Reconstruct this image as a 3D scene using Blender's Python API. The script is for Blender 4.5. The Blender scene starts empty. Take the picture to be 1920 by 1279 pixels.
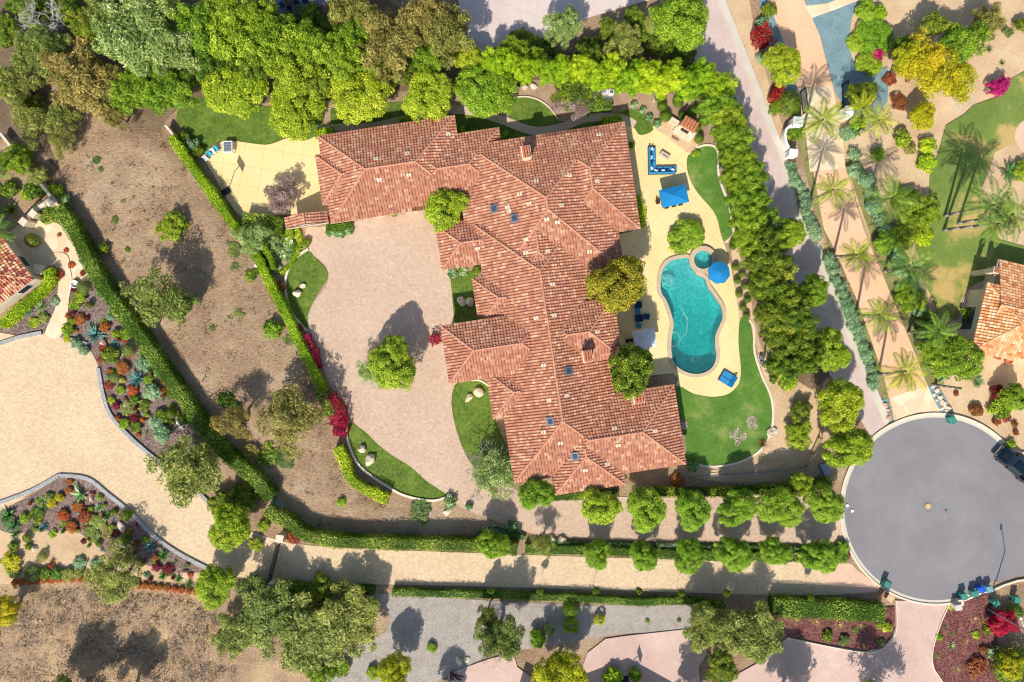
import bpy, bmesh, math, random
import numpy as np
from mathutils import Vector, Matrix, noise
from mathutils.geometry import tessellate_polygon
R = math.radians
sc = bpy.context.scene
col = sc.collection
# ------------------------------------------------------------------ camera, sky, sun, exposure
H = 91.4                      # height of the drone over the ground, metres
PXM = 14.0                    # photo pixels per metre on the ground
CX, CY = 960.0, 639.5
cam_d = bpy.data.cameras.new('camera'); cam = bpy.data.objects.new('camera', cam_d); col.objects.link(cam)
cam.location = (0, 0, H); cam.rotation_euler = (0, 0, 0)
cam_d.sensor_width = 36; cam_d.lens = 24; cam_d.clip_start = 0.5; cam_d.clip_end = 3000
sc.camera = cam
SUN_EL, SUN_AZ = 45.0, 16.5   # elevation; shadows point this many degrees right of straight up
w = bpy.data.worlds.new('World'); sc.world = w; w.use_nodes = True
nt = w.node_tree; bg = nt.nodes['Background']
sky = nt.nodes.new('ShaderNodeTexSky'); sky.sky_type = 'NISHITA'; sky.sun_disc = False
sky.sun_elevation = R(SUN_EL); sky.sun_rotation = R(180 + SUN_AZ)
nt.links.new(sky.outputs[0], bg.inputs[0]); bg.inputs[1].default_value = 0.12
sd = bpy.data.lights.new('sun', 'SUN'); sun = bpy.data.objects.new('sun', sd); col.objects.link(sun)
sd.energy = 4.1; sd.angle = R(0.5); sd.color = (1.0, 0.955, 0.88)
Ld = Vector((math.sin(R(SUN_AZ)) * math.cos(R(SUN_EL)), math.cos(R(SUN_AZ)) * math.cos(R(SUN_EL)), -math.sin(R(SUN_EL))))
sun.rotation_euler = Ld.to_track_quat('-Z', 'Y').to_euler(); sun.location = (-20, -60, 80)
sc.view_settings.view_transform = 'Standard'; sc.view_settings.look = 'None'
sc.view_settings.exposure = 0.22; sc.view_settings.gamma = 1.0
sc.cycles.filter_width = 1.1; sc.cycles.max_bounces = 6; sc.cycles.transparent_max_bounces = 8; sc.cycles.caustics_reflective = False; sc.cycles.caustics_refractive = False

# ------------------------------------------------------------------ helpers
def W(x, y, z=0.0):
    k = (1 - z / H) / PXM
    return Vector(((x - CX) * k, (CY - y) * k, z))
def Q(ox, oy, s, pts):        # points read off an enlarged crop with origin ox, oy and scale s
    return [(ox + a / s, oy + b / s) for a, b in pts]
def srgb(r, g, b):
    f = lambda c: (c / 255 / 12.92) if c / 255 <= 0.04045 else ((c / 255 + 0.055) / 1.055) ** 2.4
    return (f(r), f(g), f(b))
def smooth(pts, n=5, closed=True):
    out = []; m = len(pts)
    rng = range(m) if closed else range(m - 1)
    for i in rng:
        if closed: p0, p1, p2, p3 = pts[i-1], pts[i], pts[(i+1) % m], pts[(i+2) % m]
        else: p0, p1, p2, p3 = pts[max(i-1, 0)], pts[i], pts[i+1], pts[min(i+2, m-1)]
        for k in range(n):
            t = k / n
            out.append(tuple(0.5 * ((2*p1[j]) + (-p0[j]+p2[j])*t + (2*p0[j]-5*p1[j]+4*p2[j]-p3[j])*t*t + (-p0[j]+3*p1[j]-3*p2[j]+p3[j])*t**3) for j in (0, 1)))
    if not closed: out.append(pts[-1])
    return out

AUTO = []                     # things whose label gets a place phrase at the end
LANDMARKS = []
def tag(o, label=None, cat=None, group=None, kind=None):
    if label: o['label'] = label
    if cat: o['category'] = cat
    if group: o['group'] = group
    if kind: o['kind'] = kind
    return o
def auto(o, look, px, py, cat, group=None):
    AUTO.append((o, look, px, py)); o['category'] = cat
    if group: o['group'] = group
    return o
def empty(name, loc=(0, 0, 0), rz=0):
    o = bpy.data.objects.new(name, None); col.objects.link(o)
    o.location = loc; o.rotation_euler = (0, 0, rz); o.empty_display_size = 0.3
    return o
def link(name, me, mat=None, parent=None):
    if mat is not None and not me.materials: me.materials.append(mat)
    o = bpy.data.objects.new(name, me); col.objects.link(o); o.parent = parent
    return o
def np_mesh(name, v, f, tint=None):
    """v (N,3), f (M,k) arrays -> mesh; tint = per-face float attribute"""
    v = np.asarray(v, dtype=np.float32); f = np.asarray(f, dtype=np.int32)
    me = bpy.data.meshes.new(name); m, k = f.shape
    me.vertices.add(len(v)); me.vertices.foreach_set('co', v.ravel())
    me.loops.add(m * k); me.loops.foreach_set('vertex_index', f.ravel())
    me.polygons.add(m); me.polygons.foreach_set('loop_start', np.arange(0, m * k, k, dtype=np.int32))
    if tint is not None:
        a = me.attributes.new('tint', 'FLOAT', 'FACE'); a.data.foreach_set('value', np.asarray(tint, dtype=np.float32))
    me.update(); me.validate(clean_customdata=False)
    return me
class MB:
    def __init__(s): s.v = []; s.f = []
    def add(s, vs, fs):
        b = len(s.v); s.v += [tuple(p) for p in vs]; s.f += [tuple(i + b for i in f) for f in fs]; return s
    def box(s, c, size, rz=0.0, M=None, taper=1.0):
        x, y, z = size[0]/2, size[1]/2, size[2]/2; t = taper
        vs = [Vector(p) for p in ((-x,-y,-z),(x,-y,-z),(x,y,-z),(-x,y,-z),(-x*t,-y*t,z),(x*t,-y*t,z),(x*t,y*t,z),(-x*t,y*t,z))]
        m = (Matrix.Translation(c) @ Matrix.Rotation(rz, 4, 'Z')) if M is None else M @ Matrix.Translation(c) @ Matrix.Rotation(rz, 4, 'Z')
        return s.add([m @ p for p in vs], [(0,3,2,1),(4,5,6,7),(0,1,5,4),(1,2,6,5),(2,3,7,6),(3,0,4,7)])
    def rbox(s, c, size, r=0.05, rz=0.0, M=None, dome=0.0):   # box with rounded top edge and corners
        x, y, z = size[0]/2, size[1]/2, size[2]/2
        r = min(r, x*0.9, y*0.9); rings = []
        for zz, ins in ((-z, 0), (z - r, 0), (z - 0.3*r, 0.3*r), (z, r)):
            ring = []
            for sx, sy, a0 in ((1,1,0),(-1,1,90),(-1,-1,180),(1,-1,270)):
                for k in range(4):
                    a = R(a0 + 30*k); q = r
                    ring.append(Vector((sx*(x-q) + (q-ins*0.99)*math.cos(a), sy*(y-q) + (q-ins*0.99)*math.sin(a), zz)))
            rings.append(ring)
        m = (Matrix.Translation(c) @ Matrix.Rotation(rz, 4, 'Z')) if M is None else M @ Matrix.Translation(c) @ Matrix.Rotation(rz, 4, 'Z')
        n = 16; vs = [m @ p for ring in rings for p in ring]; fs = []
        for k in range(3):
            for i in range(n): fs.append((k*n+i, k*n+(i+1) % n, (k+1)*n+(i+1) % n, (k+1)*n+i))
        vs.append(m @ Vector((0, 0, z + dome)))
        for i in range(n): fs.append((3*n+i, 3*n+(i+1) % n, 4*n))
        fs.append(tuple(range(n-1, -1, -1)))
        return s.add(vs, fs)
    def cyl(s, p0, p1, r0, r1=None, n=8, cap=True):
        r1 = r0 if r1 is None else r1; p0 = Vector(p0); p1 = Vector(p1)
        d = (p1 - p0).normalized(); a = d.orthogonal().normalized(); b = d.cross(a)
        vs = [p + r*(math.cos(2*math.pi*i/n)*a + math.sin(2*math.pi*i/n)*b) for p, r in ((p0, r0), (p1, r1)) for i in range(n)]
        fs = [(i, (i+1) % n, n+(i+1) % n, n+i) for i in range(n)]
        if cap: fs += [tuple(range(n-1, -1, -1)), tuple(range(n, 2*n))]
        return s.add(vs, fs)
    def tube(s, pts, r, n=6):
        for i in range(len(pts)-1):
            ra = r[i] if isinstance(r, (list, tuple)) else r; rb = r[i+1] if isinstance(r, (list, tuple)) else r
            s.cyl(pts[i], pts[i+1], ra, rb, n)
        return s
    def prism(s, poly, z0, z1):
        n = len(poly); vs = [(p[0], p[1], z0) for p in poly] + [(p[0], p[1], z1) for p in poly]
        tri = tessellate_polygon([[Vector((p[0], p[1], 0)) for p in poly]])
        fs = [(i, (i+1) % n, n+(i+1) % n, n+i) for i in range(n)]
        fs += [(a+n, b+n, c+n) for a, b, c in tri] + [(a, b, c) for a, b, c in tri]
        return s.add(vs, fs)
    def lathe(s, prof, c=(0, 0, 0), n=16):
        vs = [(c[0]+r*math.cos(2*math.pi*i/n), c[1]+r*math.sin(2*math.pi*i/n), c[2]+z) for r, z in prof for i in range(n)]
        fs = [(k*n+i, k*n+(i+1) % n, (k+1)*n+(i+1) % n, (k+1)*n+i) for k in range(len(prof)-1) for i in range(n)]
        return s.add(vs, fs)
    def build(s, name, mat, parent=None, shade=False):
        me = bpy.data.meshes.new(name); me.from_pydata(s.v, [], s.f); me.update()
        bm = bmesh.new(); bm.from_mesh(me); bmesh.ops.recalc_face_normals(bm, faces=bm.faces); bm.to_mesh(me); bm.free()
        if shade: me.polygons.foreach_set('use_smooth', [True]*len(me.polygons))
        return link(name, me, mat, parent)

# ------------------------------------------------------------------ materials
def newmat(name):
    m = bpy.data.materials.new(name); m.use_nodes = True; t = m.node_tree
    return m, t, t.nodes['Principled BSDF'], t.nodes, t.links
def plain(name, c, rough=0.6, metal=0.0, spec=0.4, noise_amt=0.12, nscale=3.0, coat=0.0):
    m, t, b, N, L = newmat(name)
    b.inputs['Roughness'].default_value = rough; b.inputs['Metallic'].default_value = metal
    b.inputs['Specular IOR Level'].default_value = spec; b.inputs['Coat Weight'].default_value = coat
    tc = N.new('ShaderNodeTexCoord'); nz = N.new('ShaderNodeTexNoise'); nz.inputs['Scale'].default_value = nscale; nz.inputs['Detail'].default_value = 5
    L.new(tc.outputs['Object'], nz.inputs['Vector'])
    r = N.new('ShaderNodeValToRGB'); e = r.color_ramp.elements
    e[0].position = 0.3; e[1].position = 0.7
    e[0].color = (*[max(0, x*(1-noise_amt)) for x in c], 1); e[1].color = (*[min(1, x*(1+noise_amt)) for x in c], 1)
    L.new(nz.outputs['Fac'], r.inputs[0]); L.new(r.outputs[0], b.inputs['Base Color'])
    return m
def ramp(N, cols, pos, interp='LINEAR'):
    r = N.new('ShaderNodeValToRGB'); cr = r.color_ramp; cr.interpolation = interp
    while len(cr.elements) < len(cols): cr.elements.new(0.5)
    for e, c, p in zip(cr.elements, cols, pos): e.position = p; e.color = (*c, 1)
    return r
def mixc(N, L, fac, a, b, mode='MIX'):
    x = N.new('ShaderNodeMix'); x.data_type = 'RGBA'; x.blend_type = mode
    for s, v in ((0, fac), (6, a), (7, b)):
        if hasattr(v, 'is_linked') or hasattr(v, 'links'): L.new(v, x.inputs[s])
        elif s == 0: x.inputs[0].default_value = v
        else: x.inputs[s].default_value = (*v, 1)
    return x.outputs[2]
def nz(N, L, vec, scale, detail=6, rough=0.6, dist=0.0):
    n = N.new('ShaderNodeTexNoise'); n.inputs['Scale'].default_value = scale; n.inputs['Detail'].default_value = detail
    n.inputs['Roughness'].default_value = rough; n.inputs['Distortion'].default_value = dist
    L.new(vec, n.inputs['Vector']); return n.outputs['Fac']
def gmat(name, cols, pos, scale=0.5, fine=None, fscale=8.0, famt=0.5, rough=0.9, bump=0.0, bscale=6.0, bdist=0.1, joints=None, jc=None, speck=None, stretch=None):
    """ground material: large colour patches, fine grain, optional paver joints and speckle"""
    m, t, b, N, L = newmat(name)
    b.inputs['Roughness'].default_value = rough; b.inputs['Specular IOR Level'].default_value = 0.25
    g = N.new('ShaderNodeNewGeometry'); vec = g.outputs['Position']
    if stretch:
        mp = N.new('ShaderNodeMapping'); mp.inputs['Rotation'].default_value = (0, 0, R(stretch[0])); mp.inputs['Scale'].default_value = (1, stretch[1], 1)
        L.new(vec, mp.inputs['Vector']); svec = mp.outputs[0]
    else: svec = vec
    r = ramp(N, cols, pos); L.new(nz(N, L, svec, scale, 8, 0.62, 0.3), r.inputs[0]); c = r.outputs[0]
    if fine:
        r2 = ramp(N, fine, [0.3, 0.7] if len(fine) == 2 else [0.25, 0.5, 0.75]); L.new(nz(N, L, svec, fscale, 4, 0.7), r2.inputs[0])
        c = mixc(N, L, famt, c, r2.outputs[0])
    if speck:   # (scale, amount, colours)
        v = N.new('ShaderNodeTexVoronoi'); v.inputs['Scale'].default_value = speck[0]; L.new(vec, v.inputs['Vector'])
        s = N.new('ShaderNodeSeparateColor'); L.new(v.outputs['Color'], s.inputs[0])
        r3 = ramp(N, speck[2], [i/(len(speck[2])) for i in range(len(speck[2]))], 'CONSTANT'); L.new(s.outputs[0], r3.inputs[0])
        c = mixc(N, L, speck[1], c, r3.outputs[0])
    h = None
    if joints:  # (rotation deg, brick width, row height, mortar, offset)
        mp = N.new('ShaderNodeMapping'); mp.inputs['Rotation'].default_value = (0, 0, R(joints[0])); L.new(vec, mp.inputs['Vector'])
        bt = N.new('ShaderNodeTexBrick'); bt.inputs['Scale'].default_value = 1.0; bt.offset = joints[4]
        bt.inputs['Brick Width'].default_value = joints[1]; bt.inputs['Row Height'].default_value = joints[2]
        bt.inputs['Mortar Size'].default_value = joints[3]; bt.inputs['Mortar Smooth'].default_value = 0.3
        d_ = 0.1 if joints[1] < 1 else 0.02
        bt.inputs['Color1'].default_value = (1-d_,)*3 + (1,); bt.inputs['Color2'].default_value = (1+d_,)*3 + (1,)
        bt.inputs['Mortar'].default_value = (*(jc or (0.6, 0.55, 0.5)), 1); L.new(mp.outputs[0], bt.inputs['Vector'])
        c = mixc(N, L, 1.0, c, bt.outputs['Color'], 'MULTIPLY')
    L.new(c, b.inputs['Base Color'])
    if bump:
        bp = N.new('ShaderNodeBump'); bp.inputs['Strength'].default_value = bump; bp.inputs['Distance'].default_value = bdist
        L.new(nz(N, L, svec, bscale, 7, 0.7), bp.inputs['Height']); L.new(bp.outputs[0], b.inputs['Normal'])
    return m
S_ = srgb
M = {}
M['dirt'] = gmat('dirt_ground', [S_(122,92,64), S_(174,140,104), S_(214,190,154)], [0.34, 0.5, 0.66], 0.11, [S_(120,90,68), S_(214,184,150)], 2.4, 0.5, bump=0.8, bscale=3.0, bdist=0.25, stretch=(-38, 1.5), speck=(9, 0.14, [S_(110,86,66), S_(170,140,110), S_(190,170,150)]))
M['tan'] = gmat('sandy_ground', [S_(186,150,112), S_(214,182,142), S_(232,206,166)], [0.3, 0.5, 0.7], 0.2, [S_(170,136,100), S_(228,198,158)], 3.0, 0.35, bump=0.5, bscale=4, bdist=0.12)
M['bed'] = gmat('garden_soil', [S_(140,110,90), S_(176,146,118), S_(200,170,138)], [0.3, 0.5, 0.7], 0.4, [S_(120,92,72), S_(200,170,140)], 5, 0.4, bump=0.5, bscale=5, bdist=0.12)
M['drygrass'] = gmat('dry_field_ground', [S_(150,112,70), S_(210,166,104), S_(236,196,128)], [0.3, 0.5, 0.68], 0.2, [S_(118,98,80), S_(154,140,138), S_(214,180,126)], 2.4, 0.5, bump=0.8, bscale=4, bdist=0.2)
M['mulch'] = gmat('bark_mulch', [S_(102,82,70), S_(130,106,92), S_(158,134,116)], [0.3, 0.5, 0.7], 0.6, None, bump=0.6, bscale=8, speck=(7, 0.5, [S_(84,66,60), S_(120,98,90), S_(140,120,112), S_(176,158,146)]))
M['redmulch'] = gmat('red_mulch', [S_(92,50,48), S_(120,72,66), S_(134,86,78)], [0.3, 0.5, 0.7], 0.6, None, bump=0.6, bscale=8, speck=(7, 0.55, [S_(70,34,34), S_(104,58,54), S_(132,84,76), S_(160,116,104)]))
M['gravel'] = gmat('grey_gravel', [S_(150,138,126), S_(168,156,144), S_(184,172,158)], [0.3, 0.5, 0.7], 0.5, None, bump=0.4, bscale=8, speck=(13, 0.4, [S_(120,112,106), S_(158,148,140), S_(184,174,164), S_(214,204,190)]))
M['bluegravel'] = gmat('blue_gravel', [S_(108,134,138), S_(124,150,154), S_(140,164,166)], [0.3, 0.5, 0.7], 0.5, None, bump=0.4, bscale=8, speck=(14, 0.4, [S_(84,112,118), S_(118,146,150), S_(150,174,178)]))
M['whitegravel'] = gmat('pale_gravel', [S_(164,158,148), S_(182,176,164), S_(198,192,180)], [0.3, 0.5, 0.7], 0.8, None, bump=0.4, bscale=8, speck=(9, 0.5, [S_(116,120,128), S_(160,162,166), S_(196,196,194), S_(136,140,148)]))
M['lawn'] = gmat('lawn_grass', [S_(60,92,24), S_(90,122,34), S_(140,158,64)], [0.3, 0.5, 0.7], 0.5, [S_(44,72,18), S_(136,150,66)], 2.6, 0.55, bump=0.7, bscale=9, bdist=0.1)
M['lawnpatch'] = gmat('patchy_lawn_grass', [S_(62,106,28), S_(90,132,42), S_(140,154,78), S_(186,160,108)], [0.3, 0.52, 0.64, 0.74], 0.3, [S_(64,106,36), S_(128,156,80)], 3.5, 0.35, bump=0.7, bscale=9, bdist=0.1)
M['lawndry'] = gmat('half_dry_lawn_grass', [S_(78,122,42), S_(108,138,58), S_(206,172,106), S_(222,184,120)], [0.44, 0.54, 0.6, 0.72], 0.09, [S_(110,130,60), S_(190,166,100)], 3.0, 0.3, bump=0.6, bscale=9, bdist=0.1)
M['verge'] = gmat('dry_verge_grass', [S_(120,112,60), S_(140,138,80), S_(178,154,110)], [0.3, 0.5, 0.7], 0.4, [S_(100,100,50), S_(170,160,110)], 4, 0.4, bump=0.6, bscale=8)
M['court'] = gmat('pink_pavers', [S_(200,168,142), S_(212,182,156), S_(222,194,168)], [0.3, 0.5, 0.7], 0.12, [S_(176,144,118), S_(234,208,182)], 3.0, 0.5, joints=(31, 0.36, 0.24, 0.02, 0.5), jc=(0.72, 0.68, 0.64), rough=0.85)
M['drive'] = gmat('tan_pavers', [S_(208,180,142), S_(220,192,154), S_(230,204,168)], [0.3, 0.5, 0.7], 0.1, [S_(200,170,134), S_(240,214,178)], 3.0, 0.4, joints=(2, 0.36, 0.26, 0.015, 0.5), jc=(0.88, 0.86, 0.82), rough=0.85)
M['yellow'] = gmat('yellow_concrete', [S_(238,206,142), S_(244,214,152), S_(248,220,162)], [0.3, 0.5, 0.7], 0.15, None, joints=(8, 2.6, 2.6, 0.025, 0.0), jc=(0.74, 0.66, 0.55), rough=0.8)
M['deck'] = gmat('pool_deck_concrete', [S_(236,206,144), S_(242,214,154), S_(246,220,164)], [0.3, 0.5, 0.7], 0.15, None, joints=(38, 2.5, 2.5, 0.025, 0.0), jc=(0.78, 0.7, 0.6), rough=0.8)
M['walk'] = gmat('tan_concrete_walk', [S_(202,176,150), S_(214,190,164)], [0.3, 0.7], 0.4, None, rough=0.85)
M['northdrive'] = gmat('beige_concrete', [S_(206,186,176), S_(218,200,190), S_(226,210,200)], [0.3, 0.5, 0.7], 0.12, [S_(196,178,168), S_(228,212,202)], 2.5, 0.3, joints=(20, 6, 6, 0.03, 0), jc=(0.84, 0.82, 0.8), rough=0.85)
M['eastdrive'] = gmat('pinkish_grey_concrete', [S_(196,170,158), S_(210,186,174), S_(218,196,184)], [0.3, 0.5, 0.7], 0.25, [S_(190,166,156), S_(222,202,192)], 2.0, 0.3, rough=0.85)
M['kerb'] = gmat('pale_concrete', [S_(200,190,170), S_(218,208,190)], [0.3, 0.7], 0.7, [S_(186,178,160), S_(228,220,204)], 5, 0.35, rough=0.85)
M['curbwhite'] = gmat('cream_concrete_edging', [S_(222,206,178), S_(236,222,196)], [0.3, 0.7], 0.8, None, rough=0.85)
M['peach'] = gmat('peach_concrete', [S_(230,176,132), S_(238,186,144), S_(244,198,158)], [0.3, 0.5, 0.7], 0.15, [S_(228,180,142), S_(248,208,172)], 2.0, 0.3, rough=0.8)
M['flag'] = gmat('cream_flagstone', [S_(228,202,162), S_(238,218,182)], [0.3, 0.7], 0.4, None, rough=0.8, speck=(0.9, 0.5, [S_(226,196,152), S_(240,222,190), S_(234,206,170), S_(218,188,150)]))
M['pink'] = gmat('pink_concrete', [S_(194,160,144), S_(208,176,158), S_(222,194,174)], [0.3, 0.5, 0.7], 0.18, [S_(200,166,158), S_(232,204,190)], 1.5, 0.3, joints=(-22, 4.6, 4.6, 0.02, 0), jc=(0.8, 0.76, 0.74), rough=0.8)
M['apron'] = gmat('pink_concrete_apron', [S_(218,180,150), S_(228,192,164)], [0.3, 0.7], 0.3, None, joints=(45, 3.2, 3.2, 0.02, 0), jc=(0.8, 0.76, 0.7), rough=0.8)
M['asphalt'] = gmat('asphalt', [S_(132,128,128), S_(142,138,138), S_(152,148,146)], [0.3, 0.5, 0.7], 0.16, [S_(120,114,112), S_(148,142,140)], 9, 0.3, rough=0.9, bump=0.15, bscale=12, bdist=0.03)
def asphalt_rings(m):          # tyre arcs scrubbed round the turning circle
    t = m.node_tree; N, L = t.nodes, t.links; b = N['Principled BSDF']; src = b.inputs['Base Color'].links[0].from_socket
    g = N.new('ShaderNodeNewGeometry'); sb = N.new('ShaderNodeVectorMath'); sb.operation = 'SUBTRACT'; sb.inputs[1].default_value = W(1752, 953); L.new(g.outputs['Position'], sb.inputs[0])
    ln = N.new('ShaderNodeVectorMath'); ln.operation = 'LENGTH'; L.new(sb.outputs[0], ln.inputs[0]); gr = N.new('ShaderNodeTexGradient'); gr.gradient_type = 'RADIAL'; L.new(sb.outputs[0], gr.inputs[0])
    cb = N.new('ShaderNodeCombineXYZ'); L.new(ln.outputs['Value'], cb.inputs[0]); ml = N.new('ShaderNodeMath'); ml.operation = 'MULTIPLY'; ml.inputs[1].default_value = 9; L.new(gr.outputs['Fac'], ml.inputs[0]); L.new(ml.outputs[0], cb.inputs[1])
    r = ramp(N, [(0.96,)*3, (1.0,)*3, (1.04, 1.04, 1.05)], [0.32, 0.5, 0.68]); L.new(nz(N, L, cb.outputs[0], 0.9, 6, 0.6, 0.4), r.inputs[0])
    L.new(mixc(N, L, 1.0, src, r.outputs[0], 'MULTIPLY'), b.inputs['Base Color'])
asphalt_rings(M['asphalt'])
M['litter_shade'] = gmat('shade_toned_litter', [S_(92,74,56), S_(122,100,78), S_(150,126,98)], [0.3, 0.5, 0.7], 0.4, [S_(80,62,46), S_(160,138,108)], 5, 0.5, bump=0.7, bscale=6)  # litter under the trees, its dark brown carrying their shade
M['blue_patio'] = gmat('grey_blue_concrete', [S_(120,124,140), S_(136,140,156)], [0.3, 0.7], 0.4, None, rough=0.85)
M['stone'] = gmat('cream_stone', [S_(212,186,150), S_(232,212,182), S_(244,230,206)], [0.3, 0.5, 0.7], 1.2, [S_(196,170,134), S_(244,230,206)], 5, 0.4, bump=0.6, bscale=5)
M['rockred'] = gmat('reddish_rock', [S_(196,140,110), S_(222,176,146), S_(236,206,182)], [0.3, 0.5, 0.7], 1.5, None, bump=0.6, bscale=5)
M['hearth'] = gmat('hearth_brick', [S_(218,180,140), S_(228,196,158)], [0.3, 0.7], 0.8, None, joints=(-31, 0.5, 0.3, 0.03, 0.5), jc=(0.72, 0.66, 0.6))
M['coping'] = gmat('pool_coping_stone', [S_(198,174,144), S_(216,194,164)], [0.3, 0.7], 1.5, [S_(160,134,106), S_(214,192,164)], 4, 0.4, rough=0.8)
M['plaster'] = gmat('pool_plaster', [S_(176,226,222), S_(200,240,236)], [0.3, 0.7], 0.8, None, rough=0.9, speck=(3.6, 0.6, [S_(140,206,204), S_(180,232,230), S_(246,255,254)]))  # near-white speckle paints the ripple net of sunlight into the plaster colour
M['wallcream'] = plain('cream_stucco', S_(222,206,180), 0.9)
M['white'] = plain('white_paint', S_(235,235,232), 0.5, noise_amt=0.04)
M['wood'] = plain('weathered_wood', S_(140,112,88), 0.8, noise_amt=0.25)
M['darkwood'] = plain('dark_brown_wood', S_(84,60,44), 0.6, noise_amt=0.2)
M['black'] = plain('black_metal', S_(34,34,38), 0.45, 0.3)
M['grey'] = plain('grey_metal', S_(150,152,156), 0.4, 0.6)
M['fabricblue'] = plain('blue_canvas', S_(20,128,186), 0.8, noise_amt=0.06)
M['cushblue'] = plain('blue_cushion_fabric', S_(50,136,184), 0.9, noise_amt=0.1)
M['cushdark'] = plain('deep_blue_fabric', S_(20,62,108), 0.9)
M['cushwhite'] = plain('white_cushion_fabric', S_(220,224,228), 0.9)
M['canvaswhite'] = plain('pale_canvas', S_(226,222,222), 0.85, noise_amt=0.04)
M['bin_green'] = plain('green_plastic', S_(62,140,122), 0.45, noise_amt=0.08)
M['bin_blue'] = plain('blue_plastic', S_(26,92,200), 0.45)
M['bin_grey'] = plain('grey_blue_plastic', S_(120,160,170), 0.45)
M['boxgreen'] = plain('green_painted_metal', S_(96,138,120), 0.5)
M['truck'] = plain('dark_teal_car_paint', S_(10,36,48), 0.22, 0.5, 0.6, 0.03, coat=0.8)
M['glass'] = plain('dark_glass', S_(40,56,66), 0.06, 0.0, 0.9, 0.05)
M['skyglass'] = plain('skylight_glass', S_(60,74,88), 0.3, 0.0, 0.9, 0.15)
M['rubber'] = plain('black_rubber', S_(26,26,28), 0.85)
M['chrome'] = plain('polished_metal', S_(200,204,208), 0.15, 0.95)
M['bark'] = plain('brown_bark', S_(112,92,74), 0.9, noise_amt=0.3, nscale=6)
M['barkgrey'] = plain('grey_bark', S_(150,142,132), 0.9, noise_amt=0.25, nscale=6)
M['barkwhite'] = plain('pale_bare_wood', S_(190,184,172), 0.9, noise_amt=0.2)
M['cyan'] = plain('turquoise_plastic', S_(70,190,200), 0.6)
M['terracotta'] = plain('terracotta_clay', S_(196,120,84), 0.8)
M['iron'] = plain('yellow_painted_iron', S_(216,186,120), 0.6, noise_amt=0.2)
M['tar'] = plain('crack_sealant', S_(122,117,114), 0.8)
def roofmat(name, cols, pos):
    m, t, b, N, L = newmat(name); b.inputs['Roughness'].default_value = 0.85; b.inputs['Specular IOR Level'].default_value = 0.25
    a = N.new('ShaderNodeAttribute'); a.attribute_name = 'tint'
    r = ramp(N, cols, pos, 'CONSTANT'); L.new(a.outputs['Fac'], r.inputs[0])
    g = N.new('ShaderNodeNewGeometry'); n = nz(N, L, g.outputs['Position'], 5.0, 4)
    r2 = ramp(N, [(0.86,)*3, (1.1,)*3], [0.3, 0.7]); L.new(n, r2.inputs[0])
    L.new(mixc(N, L, 1.0, r.outputs[0], r2.outputs[0], 'MULTIPLY'), b.inputs['Base Color'])
    return m
M['roof'] = roofmat('terracotta_tile', [S_(182,122,94), S_(188,129,99), S_(196,139,108), S_(168,113,92), S_(208,156,124), S_(188,133,107), S_(216,172,140)], [0, 0.2, 0.4, 0.58, 0.7, 0.82, 0.95])
M['ridge'] = roofmat('pink_ridge_tile', [S_(206,146,116), S_(198,138,110), S_(212,156,126)], [0, 0.4, 0.7])
M['rooforange'] = roofmat('orange_tile', [S_(226,158,104), S_(234,174,122), S_(240,190,142), S_(208,134,84), S_(244,204,160)], [0, 0.25, 0.5, 0.72, 0.86])
M['roofmix'] = roofmat('mixed_clay_tile', [S_(196,120,88), S_(222,160,120), S_(150,84,72), S_(236,192,150), S_(180,100,80)], [0, 0.25, 0.5, 0.7, 0.85])
def leafmat(name, c0, c1, trans=0.28, rough=0.55, hue=0.02, c2=None):
    m, t, b, N, L = newmat(name); b.inputs['Roughness'].default_value = rough; b.inputs['Specular IOR Level'].default_value = 0.3
    a = N.new('ShaderNodeAttribute'); a.attribute_name = 'tint'
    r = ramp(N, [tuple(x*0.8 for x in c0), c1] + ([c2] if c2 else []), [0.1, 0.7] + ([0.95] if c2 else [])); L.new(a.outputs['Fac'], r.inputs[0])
    oi = N.new('ShaderNodeObjectInfo'); hs = N.new('ShaderNodeHueSaturation')
    mr = N.new('ShaderNodeMapRange'); mr.inputs[3].default_value = (0.512 if c1[1] > c1[0] else 0.5) - hue; mr.inputs[4].default_value = (0.512 if c1[1] > c1[0] else 0.5) + hue
    L.new(oi.outputs['Random'], mr.inputs[0]); L.new(mr.outputs[0], hs.inputs['Hue']); L.new(r.outputs[0], hs.inputs['Color'])
    mr2 = N.new('ShaderNodeMapRange'); mr2.inputs[3].default_value = 1.42; mr2.inputs[4].default_value = 1.1
    L.new(oi.outputs['Random'], mr2.inputs[0]); L.new(mr2.outputs[0], hs.inputs['Value'])
    L.new(hs.outputs[0], b.inputs['Base Color'])
    tr = N.new('ShaderNodeBsdfTranslucent'); L.new(hs.outputs[0], tr.inputs[0])
    mx = N.new('ShaderNodeMixShader'); mx.inputs[0].default_value = trans
    L.new(b.outputs[0], mx.inputs[1]); L.new(tr.outputs[0], mx.inputs[2]); L.new(mx.outputs[0], N['Material Output'].inputs['Surface'])
    return m
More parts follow.
